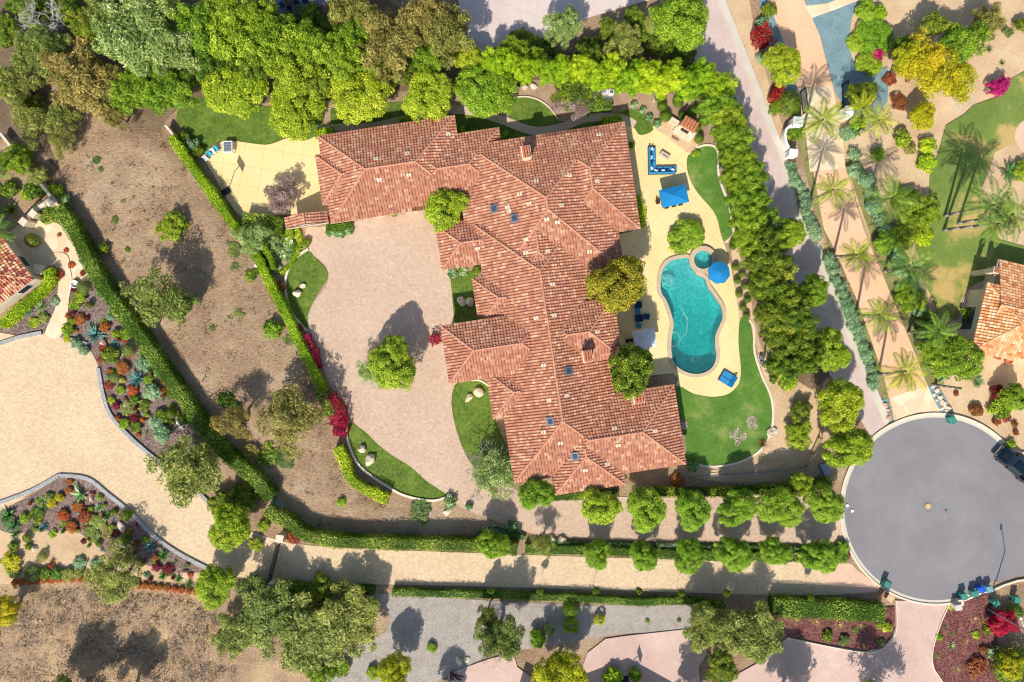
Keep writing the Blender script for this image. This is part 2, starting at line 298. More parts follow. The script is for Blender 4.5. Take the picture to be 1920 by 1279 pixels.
LM = {
 'ficus': leafmat('bright_green_leaves', S_(94,118,20), S_(162,180,38), c2=S_(204,208,76)),
 'dark': leafmat('dark_green_leaves', S_(64,88,20), S_(128,148,36), c2=S_(204,196,64)),
 'lime': leafmat('yellow_green_leaves', S_(108,132,18), S_(170,186,36), c2=S_(218,216,80)),
 'street': leafmat('fresh_green_leaves', S_(98,130,20), S_(166,188,42), c2=S_(206,214,92)),
 'mustard': leafmat('mustard_green_leaves', S_(104,108,20), S_(164,162,40), c2=S_(204,192,64)),
 'olive': leafmat('olive_green_leaves', S_(108,118,48), S_(164,168,78), c2=S_(200,194,112)),
 'pepper': leafmat('brownish_green_leaves', S_(118,114,50), S_(168,158,80), c2=S_(192,180,100)),
 'silver': leafmat('silver_green_leaves', S_(124,142,70), S_(176,188,104), c2=S_(214,214,156)),
 'sage': leafmat('sage_leaves', S_(104,138,92), S_(158,184,134), c2=S_(190,204,166)),
 'yellow': leafmat('yellow_leaves', S_(142,148,20), S_(206,200,30), c2=S_(222,196,44)),
 'hedgey': leafmat('yellow_hedge_leaves', S_(124,150,16), S_(184,204,28), c2=S_(224,224,60)),
 'hedgeg': leafmat('green_hedge_leaves', S_(74,100,22), S_(132,156,38), c2=S_(194,198,90)),
 'topiary': leafmat('clipped_green_leaves', S_(66,98,20), S_(126,152,34)),
 'grass': leafmat('weed_leaves', S_(84,100,44), S_(132,142,70)),
 'agave': leafmat('blue_green_blades', S_(52,96,92), S_(104,150,140), trans=0.1),
 'aloe': leafmat('pale_green_blades', S_(110,150,90), S_(176,200,130), trans=0.15),
 'blade': leafmat('green_blades', S_(50,96,44), S_(104,146,70), trans=0.15),
 'bronze': leafmat('bronze_blades', S_(84,50,36), S_(150,110,60), trans=0.15),
 'straw': leafmat('straw_blades', S_(170,140,90), S_(214,188,130), trans=0.2),
 'orange': leafmat('orange_foliage', S_(150,84,30), S_(206,116,56), c2=S_(150,140,60)),
 'rust': leafmat('rusty_foliage', S_(120,60,36), S_(172,104,60)),
 'maroon': leafmat('maroon_foliage', S_(80,24,30), S_(140,44,44)),
 'red': leafmat('red_flowers', S_(130,26,36), S_(206,18,56), c2=S_(110,90,40)),
 'magenta': leafmat('magenta_flowers', S_(120,40,60), S_(214,24,110), c2=S_(232,70,150)),
 'crimson': leafmat('crimson_flowers', S_(130,30,40), S_(214,8,70), c2=S_(150,70,40)),
 'palm': leafmat('palm_leaflets', S_(100,120,18), S_(172,176,34), c2=S_(210,200,60), trans=0.25),
 'palmg': leafmat('green_palm_leaflets', S_(66,100,26), S_(128,152,46), c2=S_(184,188,84), trans=0.25),
 'scrub': leafmat('grey_brown_scrub', S_(84,72,54), S_(132,120,96), c2=S_(150,144,150)),
 'blossom': leafmat('dull_pink_blossom', S_(120,96,84), S_(176,148,138), c2=S_(200,180,176)),
 'dead': leafmat('dry_flower_heads', S_(150,136,116), S_(190,176,150), c2=S_(214,204,186)),
 'white_flower': leafmat('white_flowering_leaves', S_(78,116,40), S_(150,176,100), c2=S_(250,250,246)),
}
# ------------------------------------------------------------------ ground sheets
rng = np.random.default_rng(7); random.seed(7)
_layer = [0]
def sheet(name, pts, mat, sm=True, holes=(), n=4, z=None):
    if sm: pts = smooth(pts, n)
    if z is None: _layer[0] += 1; z = 0.0035 * _layer[0]
    loops = [[W(x, y).xy.to_3d() for x, y in pts]] + [[W(x, y).xy.to_3d() for x, y in h] for h in holes]
    vs = [v for lp in loops for v in lp]; tri = tessellate_polygon(loops)
    me = bpy.data.meshes.new(name); me.from_pydata([(v.x, v.y, z) for v in vs], [], [tuple(t) for t in tri])
    bm = bmesh.new(); bm.from_mesh(me)
    bmesh.ops.recalc_face_normals(bm, faces=bm.faces)
    for f in bm.faces:
        if f.normal.z < 0: f.normal_flip()
    bm.to_mesh(me); bm.free()
    o = link(name, me, M[mat]); o['kind'] = 'structure'; return o
def band_pts(path, width):    # left and right edges of a world path
    P = [Vector(p[:2]) for p in path]; Lf = []; Rt = []
    for i, p in enumerate(P):
        d = (P[min(i+1, len(P)-1)] - P[max(i-1, 0)]).normalized(); nn = Vector((-d.y, d.x))
        wd = width[i] if isinstance(width, (list, tuple)) else width
        Lf.append(p + nn * wd/2); Rt.append(p - nn * wd/2)
    return Lf, Rt
def strip(name, pts, width, z0, z1, mat, sm=True, zz=None, obj=True):
    if sm: pts = smooth(pts, 4, closed=False)
    path = [W(x, y, zz if zz is not None else 0) for x, y in pts]
    Lf, Rt = band_pts(path, width); mb = MB(); n = len(Lf)
    vs = [(p.x, p.y, z) for z in (z0, z1) for p in Lf + Rt]; fs = []
    for i in range(n-1):
        fs += [(2*n+i, 2*n+i+1, 3*n+i+1, 3*n+i), (i, i+1, 2*n+i+1, 2*n+i), (n+i, 3*n+i, 3*n+i+1, n+i+1)]
    fs += [(0, 2*n, 3*n, n), (n-1, 2*n-1, 4*n-1, 3*n-1)]
    mb.add(vs, fs); 
    if not obj: return mb
    o = mb.build(name, M[mat] if isinstance(mat, str) else mat); o['kind'] = 'structure'; return o
c7 = lambda p: Q(940, 400, 2.974, p)
c6 = lambda p: Q(470, 400, 2.974, p)
c8 = lambda p: Q(1420, 400, 2.974, p)
c4 = lambda p: Q(1420, 0, 2.974, p)
c3 = lambda p: Q(940, 0, 2.974, p)
c10 = lambda p: Q(470, 800, 2.67, p)
c11 = lambda p: Q(940, 800, 2.67, p)
c12 = lambda p: Q(1420, 800, 2.67, p)
POOL = smooth(c7([(985,256),(1040,254),(1068,300),(1085,345),(1130,365),(1145,410),(1180,460),(1220,520),(1230,575),(1215,620),(1190,680),(1188,740),(1195,800),(1170,860),(1120,890),(1060,893),(1000,870),(960,830),(945,760),(948,690),(958,620),(945,560),(920,490),(890,440),(886,380),(898,320),(930,276)]), 4)
SPA = [(1316.6 + 17*math.cos(a*math.pi/12), 488 + 17*math.sin(a*math.pi/12)) for a in range(24)]
def grow(pts, d):
    n = len(pts); out = []
    ar = sum(pts[i][0]*pts[(i+1) % n][1] - pts[(i+1) % n][0]*pts[i][1] for i in range(n)); sg = 1 if ar > 0 else -1
    for i in range(n):
        a = Vector(pts[i-1]); b = Vector(pts[(i+1) % n]); t = (b-a).normalized(); out.append((pts[i][0] + sg*t.y*d, pts[i][1] - sg*t.x*d))
    return out
E = 9000
hole_c = grow(POOL, 1)
g = sheet('ground', [(-E,-E),(E,-E),(E,E),(-E,E)], 'dirt', False, holes=[POOL, SPA], z=0)
# broad soil areas
sheet('sandy_ground', [(1648,-40),(2300,-60),(2300,1500),(1960,1500),(1965,860),(1900,850),(1800,785),(1755,740),(1700,600),(1640,470),(1590,330),(1560,200)], 'tan')
sheet('sandy_ground', c12([(-60,0),(280,-60),(330,100),(220,240),(0,270),(-260,250),(-330,190),(-60,130)]), 'tan')
sheet('sandy_shoulder', [(1350,-30),(1395,-30),(1420,80),(1455,200),(1500,330),(1545,450),(1600,560),(1650,690),(1668,790),(1640,700),(1580,585),(1530,465),(1490,400),(1440,215),(1390,100)], 'tan')
sheet('dry_field_ground', [(-200,1092),(60,1085),(200,1098),(330,1105),(400,1120),(440,1180),(450,1240),(700,1250),(700,1500),(-200,1500)], 'drygrass')
sheet('garden_soil', [(1035,150),(1100,160),(1200,165),(1300,190),(1350,230),(1345,290),(1300,300),(1240,250),(1190,200),(1100,215),(1050,215),(950,190),(930,150)], 'bed')
sheet('garden_soil', [(1370,440),(1400,520),(1415,600),(1440,680),(1500,700),(1560,760),(1560,880),(1400,905),(1290,890),(1380,868),(1425,840),(1446,800),(1448,750),(1430,700),(1415,640),(1385,600),(1376,520)], 'tan')
sheet('garden_soil', [(440,400),(540,425),(620,425),(585,440),(570,480),(545,510),(540,560),(570,620),(640,740),(660,800),(640,810),(560,640),(500,510),(455,440)], 'bed')
sheet('bark_mulch_bed', [(140,455),(165,470),(200,520),(250,600),(310,690),(365,780),(405,845),(340,850),(290,850),(255,822),(212,790),(200,740),(192,705),(165,650),(120,640),(85,622),(60,630),(10,640),(0,610),(60,580),(112,520)], 'mulch')
sheet('garden_soil_island', [(-60,960),(60,930),(120,898),(165,900),(205,930),(245,975),(290,1010),(335,1040),(385,1066),(360,1092),(250,1085),(120,1090),(-60,1085)], 'tan')
sheet('bark_mulch_bed', [(60,928),(112,897),(165,902),(205,933),(250,972),(290,1010),(335,1042),(385,1070),(330,1074),(270,1058),(235,1050),(215,1062),(195,1035),(150,1000),(90,995),(20,1000),(-20,975),(20,948)], 'mulch')
sheet('left_terrace', [(15,440),(60,415),(120,425),(150,480),(170,520),(140,530),(110,500),(60,500),(20,480)], 'flag')
sheet('gravel_yard', [(700,1112),(860,1122),(1100,1135),(1300,1135),(1292,1180),(1160,1188),(1000,1215),(930,1226),(850,1262),(760,1300),(600,1300),(620,1230),(700,1200),(735,1160)], 'gravel', n=2)
sheet('shade_toned_litter', [(-60,-60),(420,-60),(640,-60),(900,100),(1320,90),(1400,200),(1500,420),(1560,700),(1470,700),(1400,480),(1350,300),(1290,180),(1000,150),(600,190),(340,200),(300,250),(200,230),(120,340),(60,250),(-60,250)], 'litter_shade', n=2)  # dark sheet painting in the shade gaps below the tree groups
# long drives and courts
sheet('left_court', [(-200,632),(30,629),(90,625),(130,640),(165,652),(186,690),(196,735),(208,775),(238,808),(280,848),(330,886),(375,925),(408,960),(440,985),(520,1012),(560,1020),(650,1027),(900,1037),(1200,1047),(1500,1053),(1585,1053),(1612,1075),(1650,1102),(1636,1110),(1500,1116),(1200,1108),(900,1099),(700,1095),(560,1090),(470,1085),(400,1068),(330,1030),(290,1002),(245,958),(205,925),(165,895),(115,892),(60,924),(-30,962),(-200,1000)], 'drive', n=3)
sheet('driveway_apron', [(1548,1052),(1586,1052),(1614,1074),(1650,1102),(1634,1110),(1545,1112)], 'apron', False)
sheet('entry_court', [(575,428),(620,424),(800,388),(835,418),(862,700),(850,735),(848,770),(860,820),(880,865),(905,888),(930,905),(962,915),(990,928),(1040,934),(1250,930),(1500,928),(1568,950),(1582,1000),(1588,1018),(1400,1017),(1200,1014),(1060,1008),(1000,1000),(950,984),(890,962),(855,945),(835,932),(790,902),(745,868),(700,830),(672,800),(652,780),(632,742),(612,705),(598,660),(580,625),(577,595),(590,565),(612,535),(616,510),(600,488),(578,470)], 'court', n=3)
sheet('lawn', Q(360,380,4.919,[(1070,440),(1140,510),(1215,580),(1250,640),(1252,700),(1215,760),(1150,860),(1095,960),(1070,1060),(1064,1165),(1000,1110),(920,1000),(875,850),(868,720),(900,620),(960,520)]), 'lawn')
sheet('lawn', c10([(487,0),(500,-20),(530,-5),(580,30),(640,90),(720,150),(800,200),(880,270),(985,345),(930,362),(860,358),(760,333),(680,288),(600,232),(540,175),(508,110),(488,50)]), 'lawn')
sheet('lawn', [(857,718),(895,713),(920,728),(930,790),(950,840),(960,905),(940,905),(905,886),(880,862),(861,820),(849,775),(847,745)], 'lawn')
sheet('lawn', [(843,508),(895,510),(898,602),(852,604),(848,560)], 'lawn', False)
sheet('basketball_patio', [(381,293),(395,278),(412,267),(440,265),(470,269),(500,272),(522,266),(548,257),(565,263),(580,262),(598,252),(640,300),(620,420),(592,402),(520,404),(462,412),(430,380),(405,335)], 'yellow', n=2)
sheet('lawn', [(335,205),(345,185),(395,185),(500,200),(580,215),(610,240),(582,261),(565,262),(548,256),(522,265),(500,271),(470,268),(440,264),(412,266),(395,277),(380,290),(352,255),(332,228)], 'lawn', n=3)
sheet('lawn', [(620,205),(700,195),(780,190),(860,200),(1000,230),(1120,225),(1180,205),(1180,260),(900,270),(620,270)], 'lawn', False)
sheet('lawn', Q(960,100,6.4,[(-40,560),(60,535),(180,530),(300,560),(400,620),(480,700),(550,800),(480,850),(330,870),(150,840),(0,790),(-60,700)]), 'lawn')
strip('garden_walk', [(598,246),(640,240),(700,238),(760,225),(820,208),(880,208),(940,225),(1000,246),(1050,240),(1100,222),(1160,222),(1190,235)], 1.15, 0, 0.10, 'walk')
strip('walk_edging', Q(960,100,6.4,[(-20,545),(60,530),(180,527),(300,556),(400,616),(480,696),(550,798)]), 0.16, 0, 0.2, 'curbwhite')
EDK = [(1170,232),(1192,240),(1205,253),(1218,240),(1246,236),(1300,262),(1308,280),(1292,292),(1287,310),(1294,338),(1310,365),(1340,398),(1350,436),(1362,470),(1372,510),(1380,560),(1386,600),(1384,640),(1388,690),(1385,718),(1366,738),(1335,744),(1300,738),(1268,728),(1262,700),(1150,700),(1140,560),(1150,470),(1160,440),(1190,425),(1170,330)]
CO = grow(POOL, 7); SO = [(1316.6 + 26*math.cos(a*math.pi/12), 488 + 26*math.sin(a*math.pi/12)) for a in range(24)]
sheet('pool_deck', EDK, 'deck', True, holes=[POOL, SPA], n=3)
sheet('lawn', c3([(695,620),(760,610),(810,650),(845,725),(775,755),(740,715),(700,680)]), 'lawn')
sheet('lawn', [(1290,292),(1308,279),(1330,274),(1344,285),(1346,320),(1352,350),(1364,385),(1370,420),(1372,440),(1356,452),(1350,430),(1338,398),(1310,365),(1295,338),(1288,312)], 'lawnpatch')
sheet('lawn', [(1266,727),(1300,738),(1335,745),(1366,738),(1385,718),(1389,690),(1384,640),(1388,598),(1405,602),(1412,640),(1420,685),(1436,720),(1446,752),(1444,800),(1425,840),(1385,864),(1335,872),(1290,866),(1284,820)], 'lawnpatch')
strip('lawn_edging', [(1292,289),(1310,276),(1332,273),(1345,284),(1346,322),(1353,350),(1366,385),(1372,420),(1374,440),(1360,455)], 0.28, 0, 0.16, 'curbwhite')
strip('lawn_edging', [(1404,600),(1413,618),(1414,660),(1428,705),(1446,748),(1447,800),(1427,842),(1387,866),(1336,875),(1296,868)], 0.28, 0, 0.16, 'curbwhite')
strip('lawn_edging', Q(360,380,4.919,[(1075,430),(960,510),(898,610),(866,720),(872,850),(916,1000),(1000,1115),(1066,1185)]), 0.3, 0, 0.25, 'curbwhite')
strip('lawn_edging', c10([(483,-20),(484,50),(503,115),(536,182),(598,240),(680,294),(760,339),(860,365),(930,367),(985,349)]), 0.3, 0, 0.25, 'curbwhite')
strip('lawn_edging', [(878,713),(900,714),(916,724),(922,735)], 0.2, 0, 0.15, 'curbwhite')
# pool
def basin(name, outline, z1, zf, mat):
    lo = grow(outline, 0.0); n = len(outline); cx = sum(p[0] for p in outline)/n; cy = sum(p[1] for p in outline)/n
    mb = MB(); rings = [(0, 0.28, 1.0), (0, -0.2, 1), (0, zf*0.85, 1), (0, zf, 0.93), (0, zf-0.05, 0.5), (0, zf-0.08, 0.05)]
    vs = []
    for _, z, s in rings:
        for x, y in outline:
            xx, yy = cx+(x-cx)*s, cy+(y-cy)*s; p = W(xx, yy); vs.append((p.x, p.y, z if z > -0.25 or mat is None else z*(0.35+0.75*min(1, max(0, (yy-505)/120)))))
    fs = [(k*n+i, k*n+(i+1) % n, (k+1)*n+(i+1) % n, (k+1)*n+i) for k in range(len(rings)-1) for i in range(n)]
    fs.append(tuple((len(rings)-1)*n+i for i in range(n)))
    me = bpy.data.meshes.new(name); me.from_pydata(vs, [], fs); return me
def ring_mb(inner, outer, z0, z1):
    n = len(inner); vs = []
    for ln, z in ((inner, z0), (inner, z1), (outer, z1), (outer, z0)):
        for x, y in ln: p = W(x, y); vs.append((p.x, p.y, z))
    return MB().add(vs, [(k*n+i, k*n+(i+1) % n, (k+1)*n+(i+1) % n, (k+1)*n+i) for k in range(3) for i in range(n)])
def water_mat(name, tintc, body, fac):
    m, t, b, N, L = newmat(name); N.remove(b)
    tc = N.new('ShaderNodeNewGeometry')
    bp = N.new('ShaderNodeBump'); bp.inputs['Strength'].default_value = 0.8; bp.inputs['Distance'].default_value = 0.12
    v = N.new('ShaderNodeTexVoronoi'); v.inputs['Scale'].default_value = 7.5; v.feature = 'SMOOTH_F1'
    ns = N.new('ShaderNodeTexNoise'); ns.inputs['Scale'].default_value = 1.5; L.new(tc.outputs['Position'], ns.inputs['Vector'])
    mv = N.new('ShaderNodeMix'); mv.data_type = 'VECTOR'; mv.inputs[0].default_value = 0.25; L.new(tc.outputs['Position'], mv.inputs[4]); L.new(ns.outputs['Color'], mv.inputs[5]); L.new(mv.outputs[1], v.inputs['Vector'])
    L.new(v.outputs['Distance'], bp.inputs['Height'])
    trn = N.new('ShaderNodeBsdfTransparent'); trn.inputs[0].default_value = (*tintc, 1)
    df = N.new('ShaderNodeBsdfDiffuse'); df.inputs[0].default_value = (*body, 1); va = N.new('ShaderNodeVolumeAbsorption'); va.inputs[0].default_value = (0.03, 0.86, 0.83, 1); va.inputs[1].default_value = 0.7; L.new(va.outputs[0], N['Material Output'].inputs['Volume'])
    m1 = N.new('ShaderNodeMixShader'); m1.inputs[0].default_value = fac; L.new(trn.outputs[0], m1.inputs[1]); L.new(df.outputs[0], m1.inputs[2]); L.new(bp.outputs[0], df.inputs['Normal'])
    gl = N.new('ShaderNodeBsdfGlossy'); gl.inputs['Roughness'].default_value = 0.12; L.new(bp.outputs[0], gl.inputs['Normal'])
    fr = N.new('ShaderNodeFresnel'); fr.inputs[0].default_value = 1.33; L.new(bp.outputs[0], fr.inputs['Normal'])
    m2 = N.new('ShaderNodeMixShader'); L.new(fr.outputs[0], m2.inputs[0]); L.new(m1.outputs[0], m2.inputs[1]); L.new(gl.outputs[0], m2.inputs[2])
    L.new(m2.outputs[0], N['Material Output'].inputs['Surface']); return m
WM = water_mat('turquoise_water', (0.9, 1.0, 1.0), (0.1, 0.62, 0.6), 0.14)
pool = empty('swimming_pool', W(1297, 590)); inv = Matrix.Translation(pool.location).inverted()
def sub(o, p): o.parent = p; o.matrix_parent_inverse = Matrix.Translation(p.location).inverted(); return o
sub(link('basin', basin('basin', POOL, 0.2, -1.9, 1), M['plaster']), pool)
sub(ring_mb(POOL, CO, 0.0, 0.3).build('coping', M['coping']), pool)
mb = MB(); ps = [W(x, y) for x, y in POOL]; tri = tessellate_polygon([[p for p in ps]])
PW = [W(x, y) for x, y in grow(POOL, 0.6)]
wat = sub(mb.prism([(p.x, p.y) for p in PW], -3.0, 0.12).build('water', WM), pool)
mb = MB()     # curved entry steps in the shallow end
for k, rr in enumerate((17, 13, 9)):
    pts = [W(1254 + rr*math.cos(a), 523 + rr*math.sin(a)*1.1) for a in [i*math.pi/10 for i in range(20)]]
    mb.prism([(p.x, p.y) for p in pts], -1.6, -0.75 + 0.25*k)
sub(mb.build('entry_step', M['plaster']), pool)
hs = MB(); hp = [W(1262+13*math.cos(a), 636+13*math.sin(a), 0.14) for a in [i*0.35 for i in range(19)]] + [W(1287,625,0.14), W(1290,600,0.14), W(1275,575,0.14)]
o = hs.tube(hp, 0.018, 5).build('pool_hose', M['white']); tag(o, 'white pool cleaner hose looped on the water at the left edge of the pool', 'pool hose')
tag(pool, 'kidney shaped turquoise swimming pool with stone coping', 'swimming pool')
spa = empty('round_spa', W(1316.6, 488))
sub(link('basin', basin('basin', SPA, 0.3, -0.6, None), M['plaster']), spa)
sub(ring_mb(SPA, SO, 0.0, 0.5).build('coping', M['coping']), spa)
sub(MB().prism([(W(x, y).x, W(x, y).y) for x, y in grow(SPA, 0.5)], -1.5, 0.3).build('water', WM), spa)
tag(spa, 'round raised spa beside the swimming pool', 'hot tub')
# north, east and south paving
sheet('north_driveway', [(885,-60),(1240,-60),(1237,-10),(1175,13),(1100,35),(1035,60),(1010,74),(950,100),(888,108)], 'northdrive', n=3)
sheet('dark_patio', [(400,-60),(632,-60),(626,0),(600,14),(545,32),(480,20),(408,22)], 'blue_patio', False)
sheet('east_driveway', [(1318,-60),(1345,-60),(1352,0),(1394,100),(1440,215),(1470,296)] + c8([(220,0),(340,200),(480,550),(620,900),(732,1165),(640,1260),(540,1100),(400,900),(320,640),(200,420),(100,150)]) + [(1430,370),(1390,290),(1365,210),(1325,150),(1300,110)], 'eastdrive', False)
strip('drive_edge_band', [(1347,-60),(1352,0),(1392,100),(1437,215),(1466,290)] + c8([(212,0),(332,200),(470,550),(610,900),(718,1160)]), 0.9, 0, 0.19, 'kerb', sm=False)
sheet('dry_verge', c4([(30,0),(130,300),(200,600)]) + [(1500,290),(1530,400),(1590,560),(1640,700),(1668,790),(1690,790),(1640,650),(1560,470),(1525,330),(1505,200)], 'verge', False)
sheet('dry_verge', [(1583,300),(1612,300),(1660,420),(1720,560),(1748,650),(1770,720),(1745,740),(1700,640),(1650,500)], 'verge', False)
sheet('blue_gravel', [(1412,-40),(1432,-40),(1465,67),(1494,165),(1500,190),(1480,190),(1452,120),(1432,50)], 'bluegravel', False)
sheet('blue_gravel', Q(1400,0,3.997,[(425,-60),(900,-60),(1000,0),(820,30),(780,160),(760,350),(800,480),(900,560),(1050,500),(1060,600),(1050,760),(930,960),(780,880),(660,700),(560,330),(480,140),(440,40)]), 'bluegravel', False)
sheet('peach_drive', [(1434,-60),(1438,0),(1464,67),(1494,165),(1514,269),(1544,430),(1560,460),(1608,568),(1655,703),(1676,790),(1720,774),(1765,774),(1736,719),(1706,642),(1655,518),(1618,430),(1581,303),(1565,181),(1536,67),(1506,0),(1500,-60)], 'peach', False)
sheet('flagstone_apron', Q(1400,0,3.997,[(370,665),(630,650),(710,960),(735,1260),(470,1290),(440,1000)]), 'flag', False)
sheet('flagstone_apron', [(1669,745),(1690,738),(1738,723),(1768,776),(1720,772),(1678,792)], 'flag', False)
sheet('flagstone_path', Q(1400,0,3.997,[(435,50),(600,30),(820,-60),(960,-60),(830,10),(640,85),(485,140)]), 'flag', False)
sheet('flagstone_path', Q(0,230,3.12,[(340,760),(400,780),(415,860),(425,930),(410,1020),(400,1130),(395,1180),(345,1260),(270,1240),(300,1150),(330,1080),(345,960),(350,880),(305,800)]), 'flag')
sheet('lawn', c4([(1560,380),(1487,400),(1400,450),(1340,540),(1200,590),(1150,640),(1050,700),(1000,870),(960,960),(950,1130),(900,1250),(880,1400)]) + c8([(920,300),(930,400),(970,470),(1005,560),(1060,585),(1115,590),(1130,480),(1190,400),(1280,420),(1500,380),(1560,200),(1480,185),(1350,150),(1290,70)]) + c4([(1240,1180),(1250,1050),(1290,950),(1320,850),(1440,790),(1600,760)]), 'lawndry', False)
sheet('curved_walk', Q(1640,460,3.996,[(960,200),(840,250),(720,310),(660,400),(630,520),(630,590),(680,590),(760,500),(900,400)]), 'walk')
sheet('flagstone_circle', [(1932+31*math.cos(a*math.pi/12), 256+33*math.sin(a*math.pi/12)) for a in range(24)], 'apron', False)
sheet('blue_gravel', c8([(675,1040),(725,1035),(755,1150),(735,1168),(715,1120)]), 'bluegravel', False)
sheet('blue_gravel', c8([(945,960),(1000,955),(1050,1040),(1090,1110),(1020,1112),(975,1030)]), 'bluegravel', False)
sheet('pink_driveway', c11([(620,1045),(940,1010),(1000,1060),(1030,1130),(985,1200),(1010,1400),(-300,1400),(-260,1230),(-60,1160),(60,1130),(80,1200),(250,1330),(380,1270),(430,1130),(520,1060)]), 'pink', False)
sheet('pink_driveway', c12([(687,868),(960,880),(905,990),(870,1110),(870,1190),(900,1250),(1010,1400),(-400,1400),(0,1180),(60,1130),(150,1050),(350,1092),(530,1122),(620,1105),(670,1050),(690,1000)]), 'pink', False)
sheet('red_mulch_bed', c12([(60,915),(400,920),(660,900),(685,900),(685,1000),(664,1050),(618,1098),(530,1114),(350,1084),(150,1044),(100,1000)]), 'redmulch', False)
sheet('red_mulch_bed', c12([(960,885),(1080,860),(1150,830),(1180,950),(1200,1100),(1240,1280),(1200,1400),(1020,1400),(910,1250),(878,1190),(876,1110),(912,990)]), 'redmulch', False)
for path in (c12([(690,868),(692,1000),(672,1052),(620,1108),(530,1126),(350,1096),(150,1055)]), c12([(955,885),(908,990),(873,1110),(873,1190),(905,1250),(1010,1390)])):
    strip('driveway_edging', path, 0.12, 0, 0.3, 'curbwhite')
for path in ([(186,690),(194,735),(207,775),(238,812),(280,850),(330,888),(372,922),(400,950)], [(165,646),(150,640),(120,634)], [(-20,950),(60,920),(112,891)],[(112,891),(165,897),(205,927),(248,962),(290,1004),(335,1036),(392,1066)], [(0,645),(40,632),(80,624)]):
    strip('pale_gravel_border', path, 0.5, 0, 0.27, 'whitegravel')
# cul-de-sac
CSX, CSY = 1752.5, 953.5
def arc(r, a0, a1, n=60): return [(CSX + r*math.cos(R(a0+(a1-a0)*i/n)), CSY + r*math.sin(R(a0+(a1-a0)*i/n))) for i in range(n+1)]
edge = [(2500,700),(1990,850),(1900,856),(1870,828)] + arc(172, -46, -310, 90)[1:] + [(1868,1092),(1895,1082),(1930,1077),(2500,1070)]
sheet('cul_de_sac_road', edge, 'asphalt', False); ZR = 0.0035*_layer[0]
def kpath(off): return [(1990,850-off*0.9),(1935,868-off*0.7),(1905,852-off)] + [(CSX+(172+off)*math.cos(R(a)), CSY+(172+off)*math.sin(R(a))) for a in range(-45, -304, -4)] + [(1870,1093+off),(1895,1083+off),(1930,1078+off),(2100,1074+off)]
kp = [(CSX+174*math.cos(R(a)), CSY+174*math.sin(R(a))) for a in range(-44, -306, -3)]
strip('concrete_gutter', kp, 0.45, 0, ZR+0.004, 'kerb', sm=False)
kp = [(1920,850),(1895,842),(1882,830)] + [(CSX+178.5*math.cos(R(a)), CSY+178.5*math.sin(R(a))) for a in range(-44, -302, -3)] + [(1858,1106),(1880,1096),(1905,1088),(1935,1084),(2100,1078)]
strip('kerb', kp, 0.24, 0, ZR+0.13, 'curbwhite', sm=False)
mb = MB()
for path in (c12([(760,250),(775,300),(800,335),(835,380)]), c12([(828,415),(790,445),(740,480),(680,520),(610,560)]), c12([(882,390),(915,405),(945,420),(1000,416),(1080,428)]), c12([(945,425),(955,445),(958,465)]), c12([(885,388),(905,380),(928,372)])):
    b = strip('x', path, 0.03, ZR-0.01, ZR+0.006, 'tar', obj=False); mb.add(b.v, b.f)
for cx, cy, r0, r1 in ((1740, 949, 9.6, 10.4), (1774, 957.5, 3.5, 4.5)):
    mb2 = ring_mb([(cx+r0*math.cos(a*math.pi/12), cy+r0*math.sin(a*math.pi/12)) for a in range(24)], [(cx+r1*math.cos(a*math.pi/12), cy+r1*math.sin(a*math.pi/12)) for a in range(24)], ZR-0.01, ZR+0.007); mb.add(mb2.v, mb2.f)
o = mb.build('road_crack', M['tar']); o['kind'] = 'structure'
o = MB().lathe([(0.36, -0.05), (0.36, 0.02), (0.31, 0.03), (0.31, 0.015), (0.0, 0.018)], W(1740, 949, 0.25), 20).build('manhole_cover', M['iron']); tag(o, 'round yellowish manhole cover in the middle of the cul-de-sac', 'manhole cover')
o = MB().lathe([(0.16, -0.05), (0.16, 0.02), (0.0, 0.02)], W(1774, 957.5, 0.25), 14).build('valve_cover', M['grey']); tag(o, 'small grey valve cover at the crack right of the yellowish manhole', 'valve cover')
# ------------------------------------------------------------------ relief of the bare lot and the dry field
def pip(x, y, poly):
    ins = np.zeros(x.shape, bool); n = len(poly)
    for i in range(n):
        x0, y0 = poly[i-1]; x1, y1 = poly[i]
        if y0 == y1: continue
        c = ((y0 > y) != (y1 > y)) & (x < (x1-x0)*(y-y0)/(y1-y0)+x0); ins ^= c
    return ins
def relief(name, poly, mat, amp, step=7.0, zbase=0.03):
    xs = [p[0] for p in poly]; ys = [p[1] for p in poly]
    gx = np.arange(min(xs), max(xs), step); gy = np.arange(min(ys), max(ys), step)
    X, Y = np.meshgrid(gx, gy); I = pip(X, Y, poly); hgt = I.astype(float)
    for _ in range(16):   # soften towards the outline
        q = np.pad(hgt, 1); hgt = np.minimum(I, (q[1:-1,1:-1]+q[2:,1:-1]+q[:-2,1:-1]+q[1:-1,2:]+q[1:-1,:-2])/5)
    vs = []
    for x, y, e in zip(X.ravel(), Y.ravel(), hgt.ravel()):
        p = W(x, y); a = noise.noise((p.x*0.12, p.y*0.12, 0.3))*0.9 + noise.noise((p.x*0.55, p.y*0.3, 2.0))*0.5 + noise.noise((p.x*1.7+p.y*0.6, p.y*0.9, 5))*0.3
        vs.append((p.x, p.y, -0.02 + e**2*(zbase + amp*(a+1.0))))
    nx = len(gx); fs = [(j*nx+i, j*nx+i+1, (j+1)*nx+i+1, (j+1)*nx+i) for j in range(len(gy)-1) for i in range(nx-1) if I[j, i] and I[j+1, i+1] and I[j, i+1] and I[j+1, i]]
    me = bpy.data.meshes.new(name); me.from_pydata(vs, [], fs); me.update()
    me.flip_normals() if me.polygons and me.polygons[0].normal.z < 0 else None
    me.polygons.foreach_set('use_smooth', [True]*len(me.polygons))
    o = link(name, me, M[mat]); o['kind'] = 'structure'; return o
